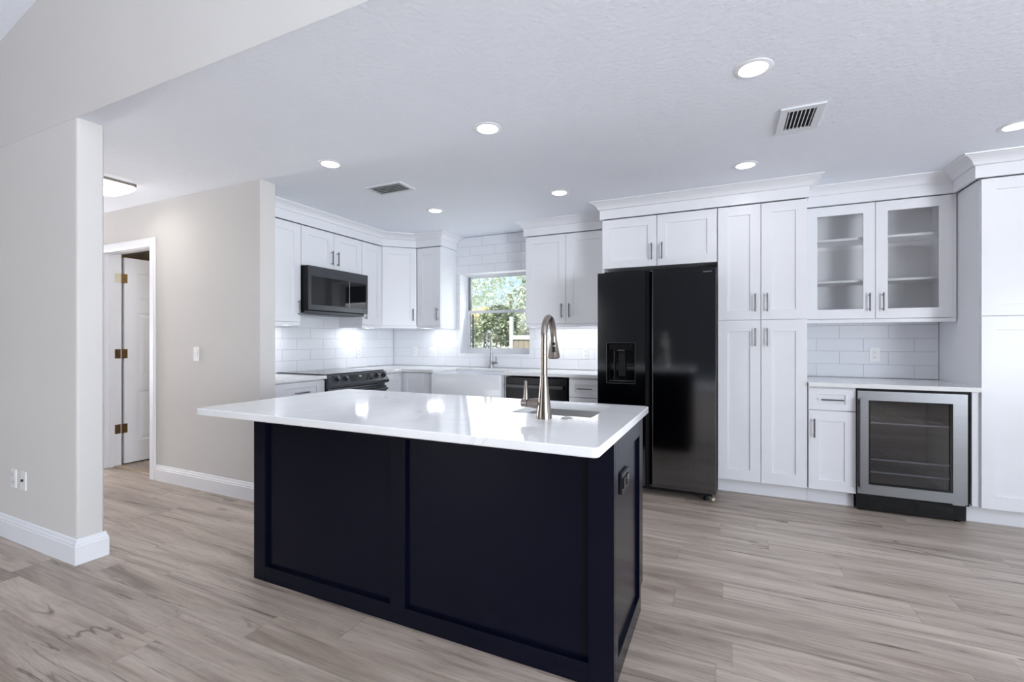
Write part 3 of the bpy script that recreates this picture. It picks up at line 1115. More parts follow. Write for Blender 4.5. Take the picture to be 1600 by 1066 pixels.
# ---- drawer base between dishwasher and refrigerator
r = thing('drawer_base_cabinet', 'white drawer base cabinet between dishwasher and refrigerator', 'cabinet', (-1.342, 4.12, 0))
w = 0.320
carcass(r, 0.0005, w, 0.0205, dpt, 0.116, 0.882)
MB().box(0.0005, w, 0.075, 0.095, 0.001, 0.115).build('toe_kick', M['cab'], r)
for (z, hh) in ((0.704, 0.160), (0.412, 0.286), (0.118, 0.288)):
    dr = shaker(MB(T(0.006, 0, z)), w - 0.012, hh, st=0.062, rl=0.045).build('drawer', M['cab'], r)
    pull(dr, T(0.006, 0, z), (w - 0.012) / 2, hh * 0.5, False)

# ------------------------------------------------------------------ countertops


def round_poly(pts, radii, seg=6):
    out = []
    n = len(pts)
    for i in range(n):
        p, a, b = Vector(pts[i]), Vector(pts[i - 1]), Vector(pts[(i + 1) % n])
        rr = radii[i]
        if rr <= 0:
            out.append(tuple(p))
            continue
        u, v = (a - p).normalized(), (b - p).normalized()
        half = u.angle(v) / 2
        dist = rr / math.tan(half)
        c = p + (u + v).normalized() * (rr / math.sin(half))
        s, e = p + u * dist, p + v * dist
        a0 = math.atan2(s.y - c.y, s.x - c.x)
        a1 = math.atan2(e.y - c.y, e.x - c.x)
        da = (a1 - a0 + PI) % (2 * PI) - PI
        for k in range(seg + 1):
            t = a0 + da * k / seg
            out.append((c.x + rr * math.cos(t), c.y + rr * math.sin(t)))
    return out


def slab_top(mb, outer, z0, z1, hole=None, e=0.003):
    """eased slab with an optional rectangular hole (list of 4+ points)"""
    bm = mb.bm
    n = len(outer)
    cx = sum(p[0] for p in outer) / n
    cy = sum(p[1] for p in outer) / n

    def inset(poly, d):
        P = [Vector(p) for p in poly]
        m = len(P)
        area = sum(P[i].x * P[(i + 1) % m].y - P[(i + 1) % m].x * P[i].y for i in range(m))
        sg = 1 if area > 0 else -1
        res = []
        for i in range(m):
            d1 = (P[i] - P[i - 1]).normalized()
            d2 = (P[(i + 1) % m] - P[i]).normalized()
            n1, n2 = Vector((-d1.y, d1.x)) * sg, Vector((-d2.y, d2.x)) * sg
            s = n1 + n2
            res.append(P[i] + s * (d / max(0.2, s.dot(n1))))
        return res
    ins = inset(outer, e)
    A = [mb.v((p[0], p[1], z0 + e)) for p in outer]
    B = [mb.v((p[0], p[1], z1 - e)) for p in outer]
    Ct = [mb.v((p[0], p[1], z1)) for p in ins]
    Cb = [mb.v((p[0], p[1], z0)) for p in ins]
    for i in range(n):
        j = (i + 1) % n
        bm.faces.new([A[i], A[j], B[j], B[i]])
        bm.faces.new([B[i], B[j], Ct[j], Ct[i]])
        bm.faces.new([Cb[i], Cb[j], A[j], A[i]])
    for ring, z in ((Ct, z1), (Cb, z0)):
        edges = []
        for i in range(n):
            ee = bm.edges.get((ring[i], ring[(i + 1) % n])) or bm.edges.new((ring[i], ring[(i + 1) % n]))
            edges.append(ee)
        if hole:
            H = [mb.v((p[0], p[1], z)) for p in hole]
            for i in range(len(H)):
                edges.append(bm.edges.new((H[i], H[(i + 1) % len(H)])))
            if z == z1:
                Ht = H
            else:
                Hb = H
        bmesh.ops.triangle_fill(bm, use_beauty=True, use_dissolve=False, edges=edges)
    if hole:
        for i in range(len(Ht)):
            j = (i + 1) % len(Ht)
            bm.faces.new([Ht[i], Ht[j], Hb[j], Hb[i]])
    return mb


ZB = 0.8835
# island top
ISX0, ISX1, ISY0, ISY1 = -0.858, -0.500, 1.830, 2.198
mb = MB()
outer = round_poly([(-2.228, 1.318), (-0.339, 1.318), (-0.339, 2.269), (-2.228, 2.269)], [0.022] * 4)
hole = round_poly([(ISX0, ISY0), (ISX1, ISY0), (ISX1, ISY1), (ISX0, ISY1)], [0.012] * 4, 3)
slab_top(mb, outer, ZB, ZK, hole)
o = mb.build('island_countertop', M['quartz'], loc=(-1.28, 1.79, ZB), smooth=30)
tag(o, 'white quartz slab countertop on the navy island', 'countertop')

mb = MB()
slab_top(mb, [(XW + 0.002, 2.508), (-3.238, 2.508), (-3.238, 3.046), (XW + 0.002, 3.046)], ZB, ZK)
o = mb.build('countertop', M['quartz'], loc=(XW, 2.508, ZB))
tag(o, 'short white quartz countertop left of the range', 'countertop')
mb = MB()
yfc = 4.098
SKX0, SKX1 = -2.846, -2.014
slab_top(mb, [(XW + 0.002, 3.838), (-3.238, 3.838), (-3.238, yfc), (SKX0 + 0.012, yfc), (SKX0 + 0.012, 4.575), (SKX1 - 0.012, 4.575), (SKX1 - 0.012, yfc), (-1.024, yfc), (-1.024, YW - 0.002), (XW + 0.002, YW - 0.002)], ZB, ZK)
o = mb.build('countertop', M['quartz'], loc=(XW, YW, ZB))
tag(o, 'L-shaped white quartz countertop around the farmhouse sink and corner', 'countertop')
mb = MB()
slab_top(mb, [(0.545, 4.058), (1.5125, 4.058), (1.5125, YW - 0.002), (0.545, YW - 0.002)], ZB, ZK)
o = mb.build('countertop', M['quartz'], loc=(0.545, YW, ZB))
tag(o, 'white quartz countertop over the beverage cooler', 'countertop')

# ------------------------------------------------------------------ island base
r = thing('island_cabinet', 'navy blue panelled kitchen island base under the white top', 'kitchen island', (-2.217, 1.605, 0))
ox, oy = -2.217, 1.605
IX0, IX1, IYF, IYB = -2.217, -0.358, 1.605, 2.150
sh = lambda mb: (bmesh.ops.translate(mb.bm, verts=mb.bm.verts[:], vec=(-ox, -oy, 0)), mb)[1]
mb = MB().box(IX0 + 0.022, IX1 - 0.016, IYF + 0.022, IYB, 0.10, 0.660)
mb.box(IX0 + 0.022, IX1 - 0.016, IYF + 0.022, ISY0 - 0.03, 0.660, 0.882)
mb.box(IX0 + 0.022, ISX0 - 0.03, ISY0 - 0.03, IYB, 0.660, 0.882)
mb.box(ISX0 - 0.03, IX1 - 0.016, ISY1 + 0.025, IYB + 0.08, 0.660, 0.882)
sh(mb).build('body', M['navy'], r)
# front: two flat panels framed by stiles and rails
mb = MB().box(IX0 + 0.02, IX1 - 0.014, IYF + 0.020, IYF + 0.0218, 0.001, 0.882)
sh(mb).build('front_panel', M['navy'], r)
mb = MB()
for (a, b) in ((IX0, -2.133), (-1.335, -1.256), (-0.450, IX1)):
    mb.box(a, b, IYF, IYF + 0.0198, 0.001, 0.882, 0.001)
for (a, b) in ((-2.133, -1.335), (-1.256, -0.450)):
    mb.box(a + 0.0003, b - 0.0003, IYF, IYF + 0.0198, 0.001, 0.077, 0.001)
    mb.box(a + 0.0003, b - 0.0003, IYF, IYF + 0.0198, 0.802, 0.882, 0.001)
sh(mb).build('front_frame', M['navy'], r)
# ends
for s, xf_, nm in ((1, IX1, 'end_panel'), (-1, IX0, 'end_panel')):
    mb = MB()
    x0, x1 = (xf_ - 0.0135, xf_) if s > 0 else (xf_, xf_ + 0.0135)
    xp0, xp1 = (xf_ - 0.0155, xf_ - 0.013) if s > 0 else (xf_ + 0.013, xf_ + 0.0155)
    mb.box(x0, x1, IYF + 0.0202, 1.670, 0.001, 0.882, 0.0008)
    mb.box(x0, x1, 2.118, IYB, 0.001, 0.882, 0.0008)
    mb.box(x0, x1, 1.6703, 2.1177, 0.001, 0.080, 0.0008)
    mb.box(x0, x1, 1.6703, 2.1177, 0.800, 0.882, 0.0008)
    mb.box(xp0, xp1, 1.66, 2.13, 0.001, 0.882)
    sh(mb).build(nm, M['navy'], r)
    mb = MB().box(x0 - (0.0 if s < 0 else 0.004), x1 - (0.004 if s > 0 else -0.004), IYB + 0.001, 2.225, 0.10, 0.882, 0.001)
    sh(mb).build('face_frame', M['navy'], r)
mb = MB().box(IX0 + 0.03, IX1 - 0.03, IYB + 0.001, IYB + 0.012, 0.001, 0.10)
sh(mb).build('toe_kick', M['navy'], r)
nw = 3
for k in range(nw):
    wd = (IX1 - IX0 - 0.05) / nw
    x = IX1 - 0.025 - k * wd
    base = T(x - ox - G, 2.246 - oy, 0.118, PI)
    dd = shaker(MB(base), wd - 2 * G, 0.755).build('door', M['navy'], r)
    pull(dd, base, wd - 0.05, 0.62)

# ------------------------------------------------------------------ island outlet
r = thing('island_outlet', 'black duplex outlet on the right end of the navy island', 'outlet', (IX1 - 0.0128, 1.820, 0.683))
MB().box(0.0002, 0.010, -0.066, 0.066, -0.040, 0.040, 0.003, 2).build('plate', M['blk_plate'], r)
for s in (-1, 1):
    rc = MB().box(0.0102, 0.014, s * 0.030 - 0.022, s * 0.030 + 0.022, -0.020, 0.020, 0.003, 2).build('receptacle', M['blk_gloss'], r)
    mb = MB()
    for dz in (-0.008, 0.008):
        mb.box(0.0141, 0.0146, s * 0.030 - 0.004, s * 0.030 + 0.006, dz - 0.0012, dz + 0.0012)
    mb.build('slots', M['slot'], rc)

# ------------------------------------------------------------------ island sink
r = thing('island_sink', 'square stainless prep sink set in the island top', 'sink', ((ISX0 + ISX1) / 2, (ISY0 + ISY1) / 2, 0.66))
hx_, hy_ = (ISX1 - ISX0) / 2 + 0.003, (ISY1 - ISY0) / 2 + 0.003
def loop(hx, hy, rr, seg=4):
    return round_poly([(-hx, -hy), (hx, -hy), (hx, hy), (-hx, hy)], [rr] * 4, seg)
mb = MB()
lv = [(hx_ + 0.018, hy_ + 0.018, 0.02, 0.8825 - 0.66), (hx_, hy_, 0.016, 0.8825 - 0.66), (hx_, hy_, 0.016, 0.035), (hx_ - 0.012, hy_ - 0.012, 0.016, 0.018), (0.05, 0.05, 0.049, 0.010), (0.042, 0.042, 0.041, 0.004)]
rings = []
for (a, b, c, z) in lv:
    rings.append([mb.v((p[0], p[1], z)) for p in loop(a, b, c)])
for i in range(len(rings) - 1):
    n = len(rings[i])
    for k in range(n):
        l = (k + 1) % n
        mb.bm.faces.new([rings[i][k], rings[i][l], rings[i + 1][l], rings[i + 1][k]])
mb.bm.faces.new(rings[-1])
mb.build('basin', M['steel_sink'], r, smooth=40)
mb = MB().lathe([(0, 0.006), (0.03, 0.006), (0.038, 0.009), (0.041, 0.006)], (0, 0, 0), 24)
mb.build('drain', M['chrome'], r, smooth=40)

# ------------------------------------------------------------------ island faucet


def arc_pts(c, r, a0, a1, n, ux, uz=Vector((0, 0, 1))):
    return [c + ux * (r * math.cos(a0 + (a1 - a0) * k / n)) + uz * (r * math.sin(a0 + (a1 - a0) * k / n)) for k in range(n + 1)]


def faucet(label, loc, spout_dir, height, reach, rb, rt, hdir, mat, headlen=0.085, headr=0.023):
    r = thing('faucet', label, 'faucet', loc)
    mb = MB()
    zc_ = height * 0.40
    prof = [(0, 0), (rb, 0), (rb, 0.004)]
    for k in range(1, 9):
        t = k / 8
        prof.append((rt + 0.002 + (rb - rt - 0.002) * (1 - t) ** 1.25, 0.004 + (zc_ - 0.004) * t))
    prof.append((0, zc_))
    mb.lathe(prof, (0, 0, 0), 32)
    mb.build('body', M[mat], r, smooth=40)
    u = Vector((spout_dir[0], spout_dir[1], 0)).normalized()
    R = reach / 2
    zt = height - R - rt
    pts = [Vector((0, 0, zc_ + 0.002)), Vector((0, 0, zt))]
    pts += arc_pts(u * R + Vector((0, 0, zt)), R, PI, 0.10, 18, u)[1:]
    sp = MB().tube(pts, rt, 20).build('spout', M[mat], r, smooth=50)
    e = pts[-1]
    dn = (pts[-1] - pts[-2]).normalized()
    dn = (dn + Vector((0, 0, -1)) * 1.2 + u * 0.10).normalized()
    h0 = e + dn * 0.001
    hd = MB().tube([h0, h0 + dn * 0.012, h0 + dn * headlen, h0 + dn * (headlen + 0.004)], [rt + 0.001, rt + 0.001, headr, headr - 0.002], 24).build('spray_head', M[mat], r, smooth=40)
    side = Vector((-u.y, u.x, 0))
    fr = (Vector((0, 0, 1.226)) - Vector(loc))
    fr.z = 0
    out = fr - dn * fr.dot(dn)
    out.normalize()
    for (t, ln) in ((0.35, 0.012), (0.62, 0.022)):
        c = h0 + dn * headlen * t
        rr = rt + 0.001 + (headr - rt - 0.001) * t
        mb = MB().tube([c + out * (rr - 0.004) - dn * ln / 2, c + out * (rr - 0.003) + dn * ln / 2], [0.0065, 0.0075], 10)
        mb.build('button', M['black'], hd, smooth=40)
    MB().tube([h0 + dn * (headlen + 0.0042), h0 + dn * (headlen + 0.006)], headr - 0.004, 20).build('aerator', M['black'], hd)
    hv = Vector((hdir[0], hdir[1], 0)).normalized()
    zh = height * 0.135
    a = hv * (rb * 0.55) + Vector((0, 0, zh))
    mb = MB().tube([a, a + hv * (rb * 1.6), a + hv * (rb * 1.62)], [rb * 0.72, rb * 0.52, 0.001], 20)
    vb = mb.build('valve', M[mat], r, smooth=40)
    b = a + hv * (rb * 1.68)
    MB().tube([b, b + hv * rb * 0.80], rb * 0.53, 20).build('handle_hub', M[mat], vb, smooth=40)
    q = b + hv * rb * 0.30 + Vector((0, 0, rb * 0.2))
    MB().tube([q, q + Vector((0, 0, rb * 0.9)), q + Vector((0, 0, rb * 2.55)), q + Vector((0, 0, rb * 2.62))], [rb * 0.36, rb * 0.27, rb * 0.20, rb * 0.14], 14).build('lever', M[mat], vb, smooth=50)
    return r


faucet('tall brushed nickel pull-down faucet standing on the island', (-0.668, 1.737, ZK + 0.0005), (-0.12, 1.0), 0.420, 0.165, 0.032, 0.0135, (-1.0, 0.05), 'nickel', 0.092, 0.026)
faucet('grey pull-down faucet behind the farmhouse sink below the window', (-2.43, 4.66, ZK + 0.0005), (-0.05, -1.0), 0.425, 0.125, 0.026, 0.0125, (1.0, -0.1), 'faucet_grey', 0.115, 0.023)

o = thing('air_switch_button', 'round chrome disposal button in the island top beside the faucet', 'button', (-0.582, 1.768, ZK + 0.0003))
MB().lathe([(0, 0), (0.0235, 0), (0.0235, 0.002), (0.021, 0.004), (0.016, 0.0042), (0.016, 0.003), (0, 0.003)], (0, 0, 0), 28).build('collar', M['chrome'], o, smooth=35)
MB().lathe([(0, 0.0032), (0.0145, 0.0032), (0.0145, 0.006), (0.012, 0.0075), (0, 0.0075)], (0, 0, 0), 28).build('plunger', M['chrome'], o, smooth=35)

# ------------------------------------------------------------------ farmhouse sink
r = thing('farmhouse_sink', 'white apron-front farmhouse sink below the kitchen window', 'sink', ((SKX0 + SKX1) / 2, 4.07, 0.625))
hw = (SKX1 - SKX0) / 2 - 0.002
mb = MB()
dd_ = 0.52
o1 = round_poly([(-hw, 0), (hw, 0), (hw, dd_), (-hw, dd_)], [0.02, 0.02, 0.02, 0.02], 4)
i1 = round_poly([(-hw + 0.025, 0.028), (hw - 0.025, 0.028), (hw - 0.025, dd_ - 0.025), (-hw + 0.025, dd_ - 0.025)], [0.03] * 4, 4)
i2 = round_poly([(-hw + 0.05, 0.055), (hw - 0.05, 0.055), (hw - 0.05, dd_ - 0.05), (-hw + 0.05, dd_ - 0.05)], [0.05] * 4, 4)
zt = 0.882 - 0.625
seq = [[mb.v((p[0], p[1], z)) for p in pl] for pl, z in ((o1, 0.0), (o1, zt - 0.008), (round_poly([(-hw + 0.006, 0.006), (hw - 0.006, 0.006), (hw - 0.006, dd_ - 0.006), (-hw + 0.006, dd_ - 0.006)], [0.016] * 4, 4), zt), (i1, zt), (i1, 0.05), (i2, 0.025))]
for i in range(len(seq) - 1):
    n = len(seq[i])
    for k in range(n):
        l = (k + 1) % n
        mb.bm.faces.new([seq[i][k], seq[i][l], seq[i + 1][l], seq[i + 1][k]])
mb.bm.faces.new(seq[-1])
mb.bm.faces.new(seq[0][::-1])
mb.build('basin', M['ceramic'], r, smooth=40)
MB().lathe([(0, 0.026), (0.035, 0.026), (0.044, 0.029), (0.046, 0.026)], (0, 0.27, 0), 24).build('drain', M['chrome'], r, smooth=40)

# ------------------------------------------------------------------ text helper


def text_part(body, size, mtx, mat, parent, name='logo', depth=0.0004, spacing=1.0, bold=0.0):
    c = bpy.data.curves.new(name, 'FONT')
    c.body = body
    c.size = size
    c.align_x = 'CENTER'
    c.align_y = 'CENTER'
    c.extrude = depth
    c.space_character = spacing
    c.offset = bold
    to = bpy.data.objects.new(name + '_tmp', c)
    COL.objects.link(to)
    dg = bpy.context.evaluated_depsgraph_get()
    me = bpy.data.meshes.new_from_object(to.evaluated_get(dg))
    bpy.data.objects.remove(to)
    me.transform(mtx)
    me.materials.clear()
    me.materials.append(mat)
    o = bpy.data.objects.new(name, me)
    COL.objects.link(o)
    o.parent = parent
    return o


FACE = Matrix.Rotation(PI / 2, 4, 'X')        # text facing -Y

# ------------------------------------------------------------------ refrigerator
FX0, FX1, FY, FZ = -0.979, -0.082, 3.782, 1.780
r = thing('refrigerator', 'black stainless side-by-side refrigerator with water dispenser', 'refrigerator', (FX0, FY, 0))
w = FX1 - FX0
MB().box(0.012, w - 0.006, 0.104, 0.90, 0.045, FZ - 0.006, 0.003).build('body', M['black'], r)
xm = 0.383
mb = MB()
# left door: outline in plan with the finger groove along its right edge
DZ0, DZ1 = 0.072, FZ
dx = FX0
h0, h1, v0, v1 = -0.903 - dx, -0.676 - dx, 0.882, 1.207     # dispenser opening


def grid_front(mb, xs, zs, skip):
    for i in range(len(xs) - 1):
        for j in range(len(zs) - 1):
            if (i, j) in skip:
                continue
            mb.quad([(xs[i], 0, zs[j]), (xs[i + 1], 0, zs[j]), (xs[i + 1], 0, zs[j + 1]), (xs[i], 0, zs[j + 1])])


grid_front(mb, [0, h0, h1, xm], [DZ0, v0, v1, DZ1], {(1, 1)})
mb.quad([(0, 0, DZ0), (0, 0, DZ1), (0, 0.100, DZ1), (0, 0.100, DZ0)])
mb.quad([(0, 0, DZ1), (xm, 0, DZ1), (xm, 0.100, DZ1), (0, 0.100, DZ1)])
mb.quad([(0, 0, DZ0), (xm, 0, DZ0), (xm, 0.100, DZ0), (0, 0.100, DZ0)])
mb.quad([(0, 0.100, DZ0), (xm, 0.100, DZ0), (xm, 0.100, DZ1), (0, 0.100, DZ1)])
mb.quad([(xm, 0, DZ0), (xm, 0, DZ1), (xm, 0.100, DZ1), (xm, 0.100, DZ0)])
bmesh.ops.remove_doubles(mb.bm, verts=mb.bm.verts[:], dist=1e-5)
ld = mb.build('freezer_door', M['blk_steel'], r)
dz = thing_d = None
mb = MB()
dpc = 0.072
mb.quad([(h0, 0.001, v0), (h0, dpc, v0 + 0.01), (h0, dpc, v1), (h0, 0.001, v1)])
mb.quad([(h1, 0.001, v0), (h1, 0.001, v1), (h1, dpc, v1), (h1, dpc, v0 + 0.01)])
mb.quad([(h0, dpc, v0 + 0.01), (h1, dpc, v0 + 0.01), (h1, dpc, v1), (h0, dpc, v1)])
mb.quad([(h0, 0.001, v1), (h0, dpc, v1), (h1, dpc, v1), (h1, 0.001, v1)])
mb.quad([(h0, 0.001, v0), (h1, 0.001, v0), (h1, dpc, v0 + 0.01), (h0, dpc, v0 + 0.01)])
MBd = mb.build('dispenser_cavity', M['blk_gloss'], ld)
MB().frame(h0 - 0.004, h1 + 0.004, v0 - 0.006, v1 + 0.002, -0.0025, 0.002, 0.0045, 0.0045, 0.007, 0.003).build('dispenser_frame', M['dk_steel'], ld)
MB().box(h0 + 0.012, h1 - 0.012, 0.004, 0.034, v1 - 0.060, v1 - 0.004, 0.004).build('dispenser_panel', M['blk_gloss'], ld)
MB().tube([(0.5 * (h0 + h1) - 0.03, 0.012, v1 - 0.062), (0.5 * (h0 + h1) + 0.03, 0.012, v1 - 0.062)], 0.010, 12).build('nozzle', M['dk_steel'], ld, smooth=40)
MB().box(0.5 * (h0 + h1) - 0.028, 0.5 * (h0 + h1) + 0.028, 0.045, 0.052, v0 + 0.05, v1 - 0.075, 0.003).build('paddle', M['black'], ld)
MB().box(h0 + 0.052, h0 + 0.056, 0.030, 0.066, v0 + 0.014, v1 - 0.062).build('side_fin', M['dk_steel'], ld)
MB().box(h0 + 0.016, h1 - 0.016, 0.010, 0.060, v0 + 0.010, v0 + 0.016, 0.001).build('drip_tray', M['dk_steel'], ld)
text_part('OPEN', 0.010, Matrix.Translation((0.5 * (h0 + h1) + 0.02, 0.0094, v0 + 0.0)) @ FACE, M['text'], ld, 'tray_mark') if False else None
# right door with a bevelled finger groove on its left edge
g0, g1 = xm + 0.030, xm + 0.060
mb = MB()
P = [(g0, 0.030), (g1 - 0.006, 0.0035), (g1, 0.0), (w, 0.0), (w, 0.100), (g0, 0.100)]
mb.prism(P, DZ0, DZ1)
rd = mb.build('fridge_door', M['blk_steel'], r)
MB().box(xm + 0.001, g0 - 0.001, 0.045, 0.0995, DZ0, DZ1).build('finger_groove', M['black'], r)
MB().box(w + 0.0003, w + 0.002, 0.006, 0.097, DZ0 + 0.002, DZ1 - 0.002).build('edge_trim', M['steel'], rd)
text_part('SAMSUNG', 0.0115, Matrix.Translation((w - 0.058, -0.0006, DZ1 - 0.034)) @ FACE, M['text'], rd, 'logo', 0.0003, 1.15, 0.0004)
MB().box(0.03, w - 0.03, 0.106, 0.20, FZ - 0.005, FZ + 0.022, 0.003).build('hinge_cover', M['black'], r)
MB().box(0.03, w - 0.03, 0.06, 0.10, 0.035, 0.071).build('base_grille', M['black'], r)
for x in (0.07, w - 0.07):
    MB().tube([(x, 0.085, 0.0005), (x, 0.085, 0.012), (x, 0.085, 0.036)], [0.022, 0.022, 0.012], 14).build('foot', M['black'], r, smooth=40)
MB().tube([(w - 0.018, 0.07, 0.018), (w - 0.018, 0.05, 0.018)], 0.012, 12).build('roller', M['brass_lt'], r, smooth=40)

# ------------------------------------------------------------------ microwave (faces +X)
XM = -3.475
r = thing('microwave_oven', 'black over-the-range microwave under the short upper cabinet', 'microwave', (XM, 3.056, 1.478), R90)
w, h = 0.768, 1.918 - 1.478
dep = XM - XW - 0.001
MB().box(0, w, 0.0065, dep, 0.030, h, 0.001).build('body', M['black'], r)
MB().box(0.004, w - 0.004, 0.045, dep - 0.01, 0.002, 0.029, 0.004).build('bottom_pan', M['dk_steel'], r)
fr = MB().frame(0, w, 0.032, h - 0.002, 0, 0.006, 0.030, 0.026, 0.050, 0.092).build('front_frame', M['mw_frame'], r)
xs = 0.505
dwn = MB().box(0.0305, xs - 0.003, 0.0015, 0.006, 0.0825, h - 0.0945, 0.001).build('door_window', M['blk_gloss'], r)
MB().box(xs + 0.003, w - 0.0265, 0.0015, 0.006, 0.0825, h - 0.0945, 0.001).build('control_panel', M['blk_gloss'], r)
MB().box(xs - 0.0028, xs + 0.0028, -0.0015, 0.0055, 0.0825, h - 0.0945, 0.0008).build('door_edge_trim', M['steel'], r)
mb = MB()
for k in range(14):
    mb.box(0.06 + k * 0.048, 0.095 + k * 0.048, 0.09, 0.14, -0.0005, 0.0018)
mb.build('vent_slots', M['dark'], r)

# ------------------------------------------------------------------ range (faces +X)
r = thing('range_stove', 'black slide-in electric range under the microwave', 'range', (-3.215, 3.054, 0), R90)
w = 0.770
dep = -3.215 - XW - 0.012
MB().box(0.002, w - 0.002, 0.030, dep, 0.09, 0.905, 0.002).build('body', M['blk_steel'], r)
MB().box(-0.004, w + 0.004, 0.048, dep, 0.9155, 0.923, 0.002).build('cooktop', M['blk_gloss'], r)
for (x, y, rr) in ((0.2, 0.2, 0.11), (0.56, 0.2, 0.09), (0.2, 0.46, 0.08), (0.56, 0.46, 0.10), (0.385, 0.5, 0.06)):
    mb = MB()
    seg = 40
    for k in range(seg):
        a, b = 2 * PI * k / seg, 2 * PI * (k + 1) / seg
        mb.quad([(x + rr * math.cos(a), y + rr * math.sin(a), 0.9234), (x + rr * math.cos(b), y + rr * math.sin(b), 0.9234), (x + (rr - 0.002) * math.cos(b), y + (rr - 0.002) * math.sin(b), 0.9234), (x + (rr - 0.002) * math.cos(a), y + (rr - 0.002) * math.sin(a), 0.9234)])
    mb.build('burner_ring', M['alu_dk'], r)
# sloped control panel: top back (y=.046,z=.917) down to (y=-.022, z=.815)
mb = MB().extrude_poly([(-0.004, 0.046, 0.917), (-0.004, -0.022, 0.825), (-0.004, -0.022, 0.800), (-0.004, 0.010, 0.788), (-0.004, 0.046, 0.788)], (w + 0.008, 0, 0))
cp = mb.build('control_panel', M['dk_steel'], r)
n = Vector((0, -0.092, 0.068)).normalized()
tdir = Vector((0, -0.068, -0.092)).normalized()
pc = lambda x, t: Vector((x, 0.046, 0.917)) + tdir * t
for x in (0.100, 0.202, 0.629, 0.731):
    c = pc(x, 0.056)
    k1 = MB().tube([c + n * 0.0005, c + n * 0.006, c + n * 0.0062, c + n * 0.026, c + n * 0.028], [0.027, 0.027, 0.021, 0.0195, 0.017], 20).build('knob', M['blk_steel'], cp, smooth=40)
    mb = MB()
    cc = c + n * 0.028
    mb.tube([cc - tdir * 0.015, cc + tdir * 0.015], 0.0035, 8)
    mb.build('knob_grip', M['steel'], k1, smooth=40)
mb = MB()
a, b, c2, d2 = pc(0.255, 0.016) + n * 0.0008, pc(0.540, 0.016) + n * 0.0008, pc(0.540, 0.098) + n * 0.0008, pc(0.255, 0.098) + n * 0.0008
mb.quad([a, b, c2, d2])
mb.build('display', M['blk_gloss'], cp)
rotm = Matrix((( 1, 0, 0), (0, -tdir.y, n.y), (0, -tdir.z, n.z))).to_4x4()
text_part('12:00', 0.016, Matrix.Translation(pc(0.40, 0.045) + n * 0.0012) @ rotm, M['led'], cp, 'clock_digits', 0.0001)
MB().box(0.004, w - 0.004, 0.004, 0.0295, 0.29, 0.765, 0.003).build('oven_door', M['blk_steel'], r)
MB().box(0.09, w - 0.09, 0.0015, 0.0038, 0.37, 0.66).build('oven_window', M['blk_gloss'], r)
hb = MB().tube([(0.03, -0.030, 0.735), (w - 0.03, -0.030, 0.735)], 0.011, 14).build('oven_handle', M['dk_steel'], r, smooth=40)
for x in (0.05, w - 0.05):
    MB().tube([(x, -0.030, 0.735), (x, 0.0035, 0.735)], 0.008, 10).build('handle_post', M['dk_steel'], hb, smooth=40)
MB().box(0.004, w - 0.004, 0.006, 0.0295, 0.095, 0.280, 0.003).build('storage_drawer', M['blk_steel'], r)
MB().box(0.03, w - 0.03, 0.06, 0.10, 0.001, 0.089).build('base', M['black'], r)

# ------------------------------------------------------------------ dishwasher
r = thing('dishwasher', 'black stainless dishwasher right of the farmhouse sink', 'dishwasher', (-1.985, 4.112, 0))
w = 0.634
MB().box(0.004, w - 0.004, 0.028, 0.58, 0.105, 0.868).build('body', M['black'], r)
MB().box(0.002, w - 0.002, 0, 0.027, 0.105, 0.868, 0.003).build('door', M['dw'], r)
MB().box(0.02, w - 0.02, 0.060, 0.08, 0.001, 0.104).build('toe_kick', M['black'], r)
hb = MB().box(0.02, w - 0.03, -0.045, -0.030, 0.772, 0.800, 0.004, 2).build('handle', M['dk_steel'], r)
for x in (0.045, w - 0.055):
    MB().box(x - 0.012, x + 0.012, -0.0298, -0.0005, 0.778, 0.794).build('handle_post', M['dk_steel'], hb)

# ------------------------------------------------------------------ beverage cooler
CX0, CX1 = 0.8435, 1.4415
YC = 4.062
r = thing('beverage_cooler', 'stainless glass-door beverage cooler under the nook countertop', 'beverage cooler', (CX0, YC, 0))
w = CX1 - CX0
mb = MB()
y0, y1, z0, z1 = 0.052, 0.62, 0.110, 0.8795
mb.box(0.0, 0.04, y0, y1, z0, z1)
mb.box(w - 0.036, w + 0.027, y0, y1, z0, z1)
mb.box(0.04, w - 0.036, y0, y1, z1 - 0.04, z1)
mb.box(0.04, w - 0.036, y0, y1, z0, z0 + 0.04)
mb.box(0.04, w - 0.036, y1 - 0.03, y1, z0 + 0.04, z1 - 0.04)
mb.build('body', M['black'], r)
mb = MB()
mb.quad([(0.041, y0 + 0.01, z0 + 0.041), (0.041, y1 - 0.031, z0 + 0.041), (0.041, y1 - 0.031, z1 - 0.041), (0.041, y0 + 0.01, z1 - 0.041)])
mb.quad([(w - 0.037, y0 + 0.01, z0 + 0.041), (w - 0.037, y1 - 0.031, z0 + 0.041), (w - 0.037, y1 - 0.031, z1 - 0.041), (w - 0.037, y0 + 0.01, z1 - 0.041)])
mb.quad([(0.041, y1 - 0.031, z0 + 0.041), (w - 0.037, y1 - 0.031, z0 + 0.041), (w - 0.037, y1 - 0.031, z1 - 0.041), (0.041, y1 - 0.031, z1 - 0.041)])
mb.build('liner', M['cool_in'], r)
fan = MB().box(0.12, 0.30, y1 - 0.05, y1 - 0.032, 0.66, 0.815, 0.004).build('fan_cover', M['cool_in'], r)
mb = MB()
for ri in (0.020, 0.034, 0.048, 0.062):
    pts = [(0.21 + ri * math.cos(2 * PI * k / 24), y1 - 0.052, 0.738 + ri * math.sin(2 * PI * k / 24)) for k in range(25)]
    mb.tube(pts, 0.0018, 6, False)
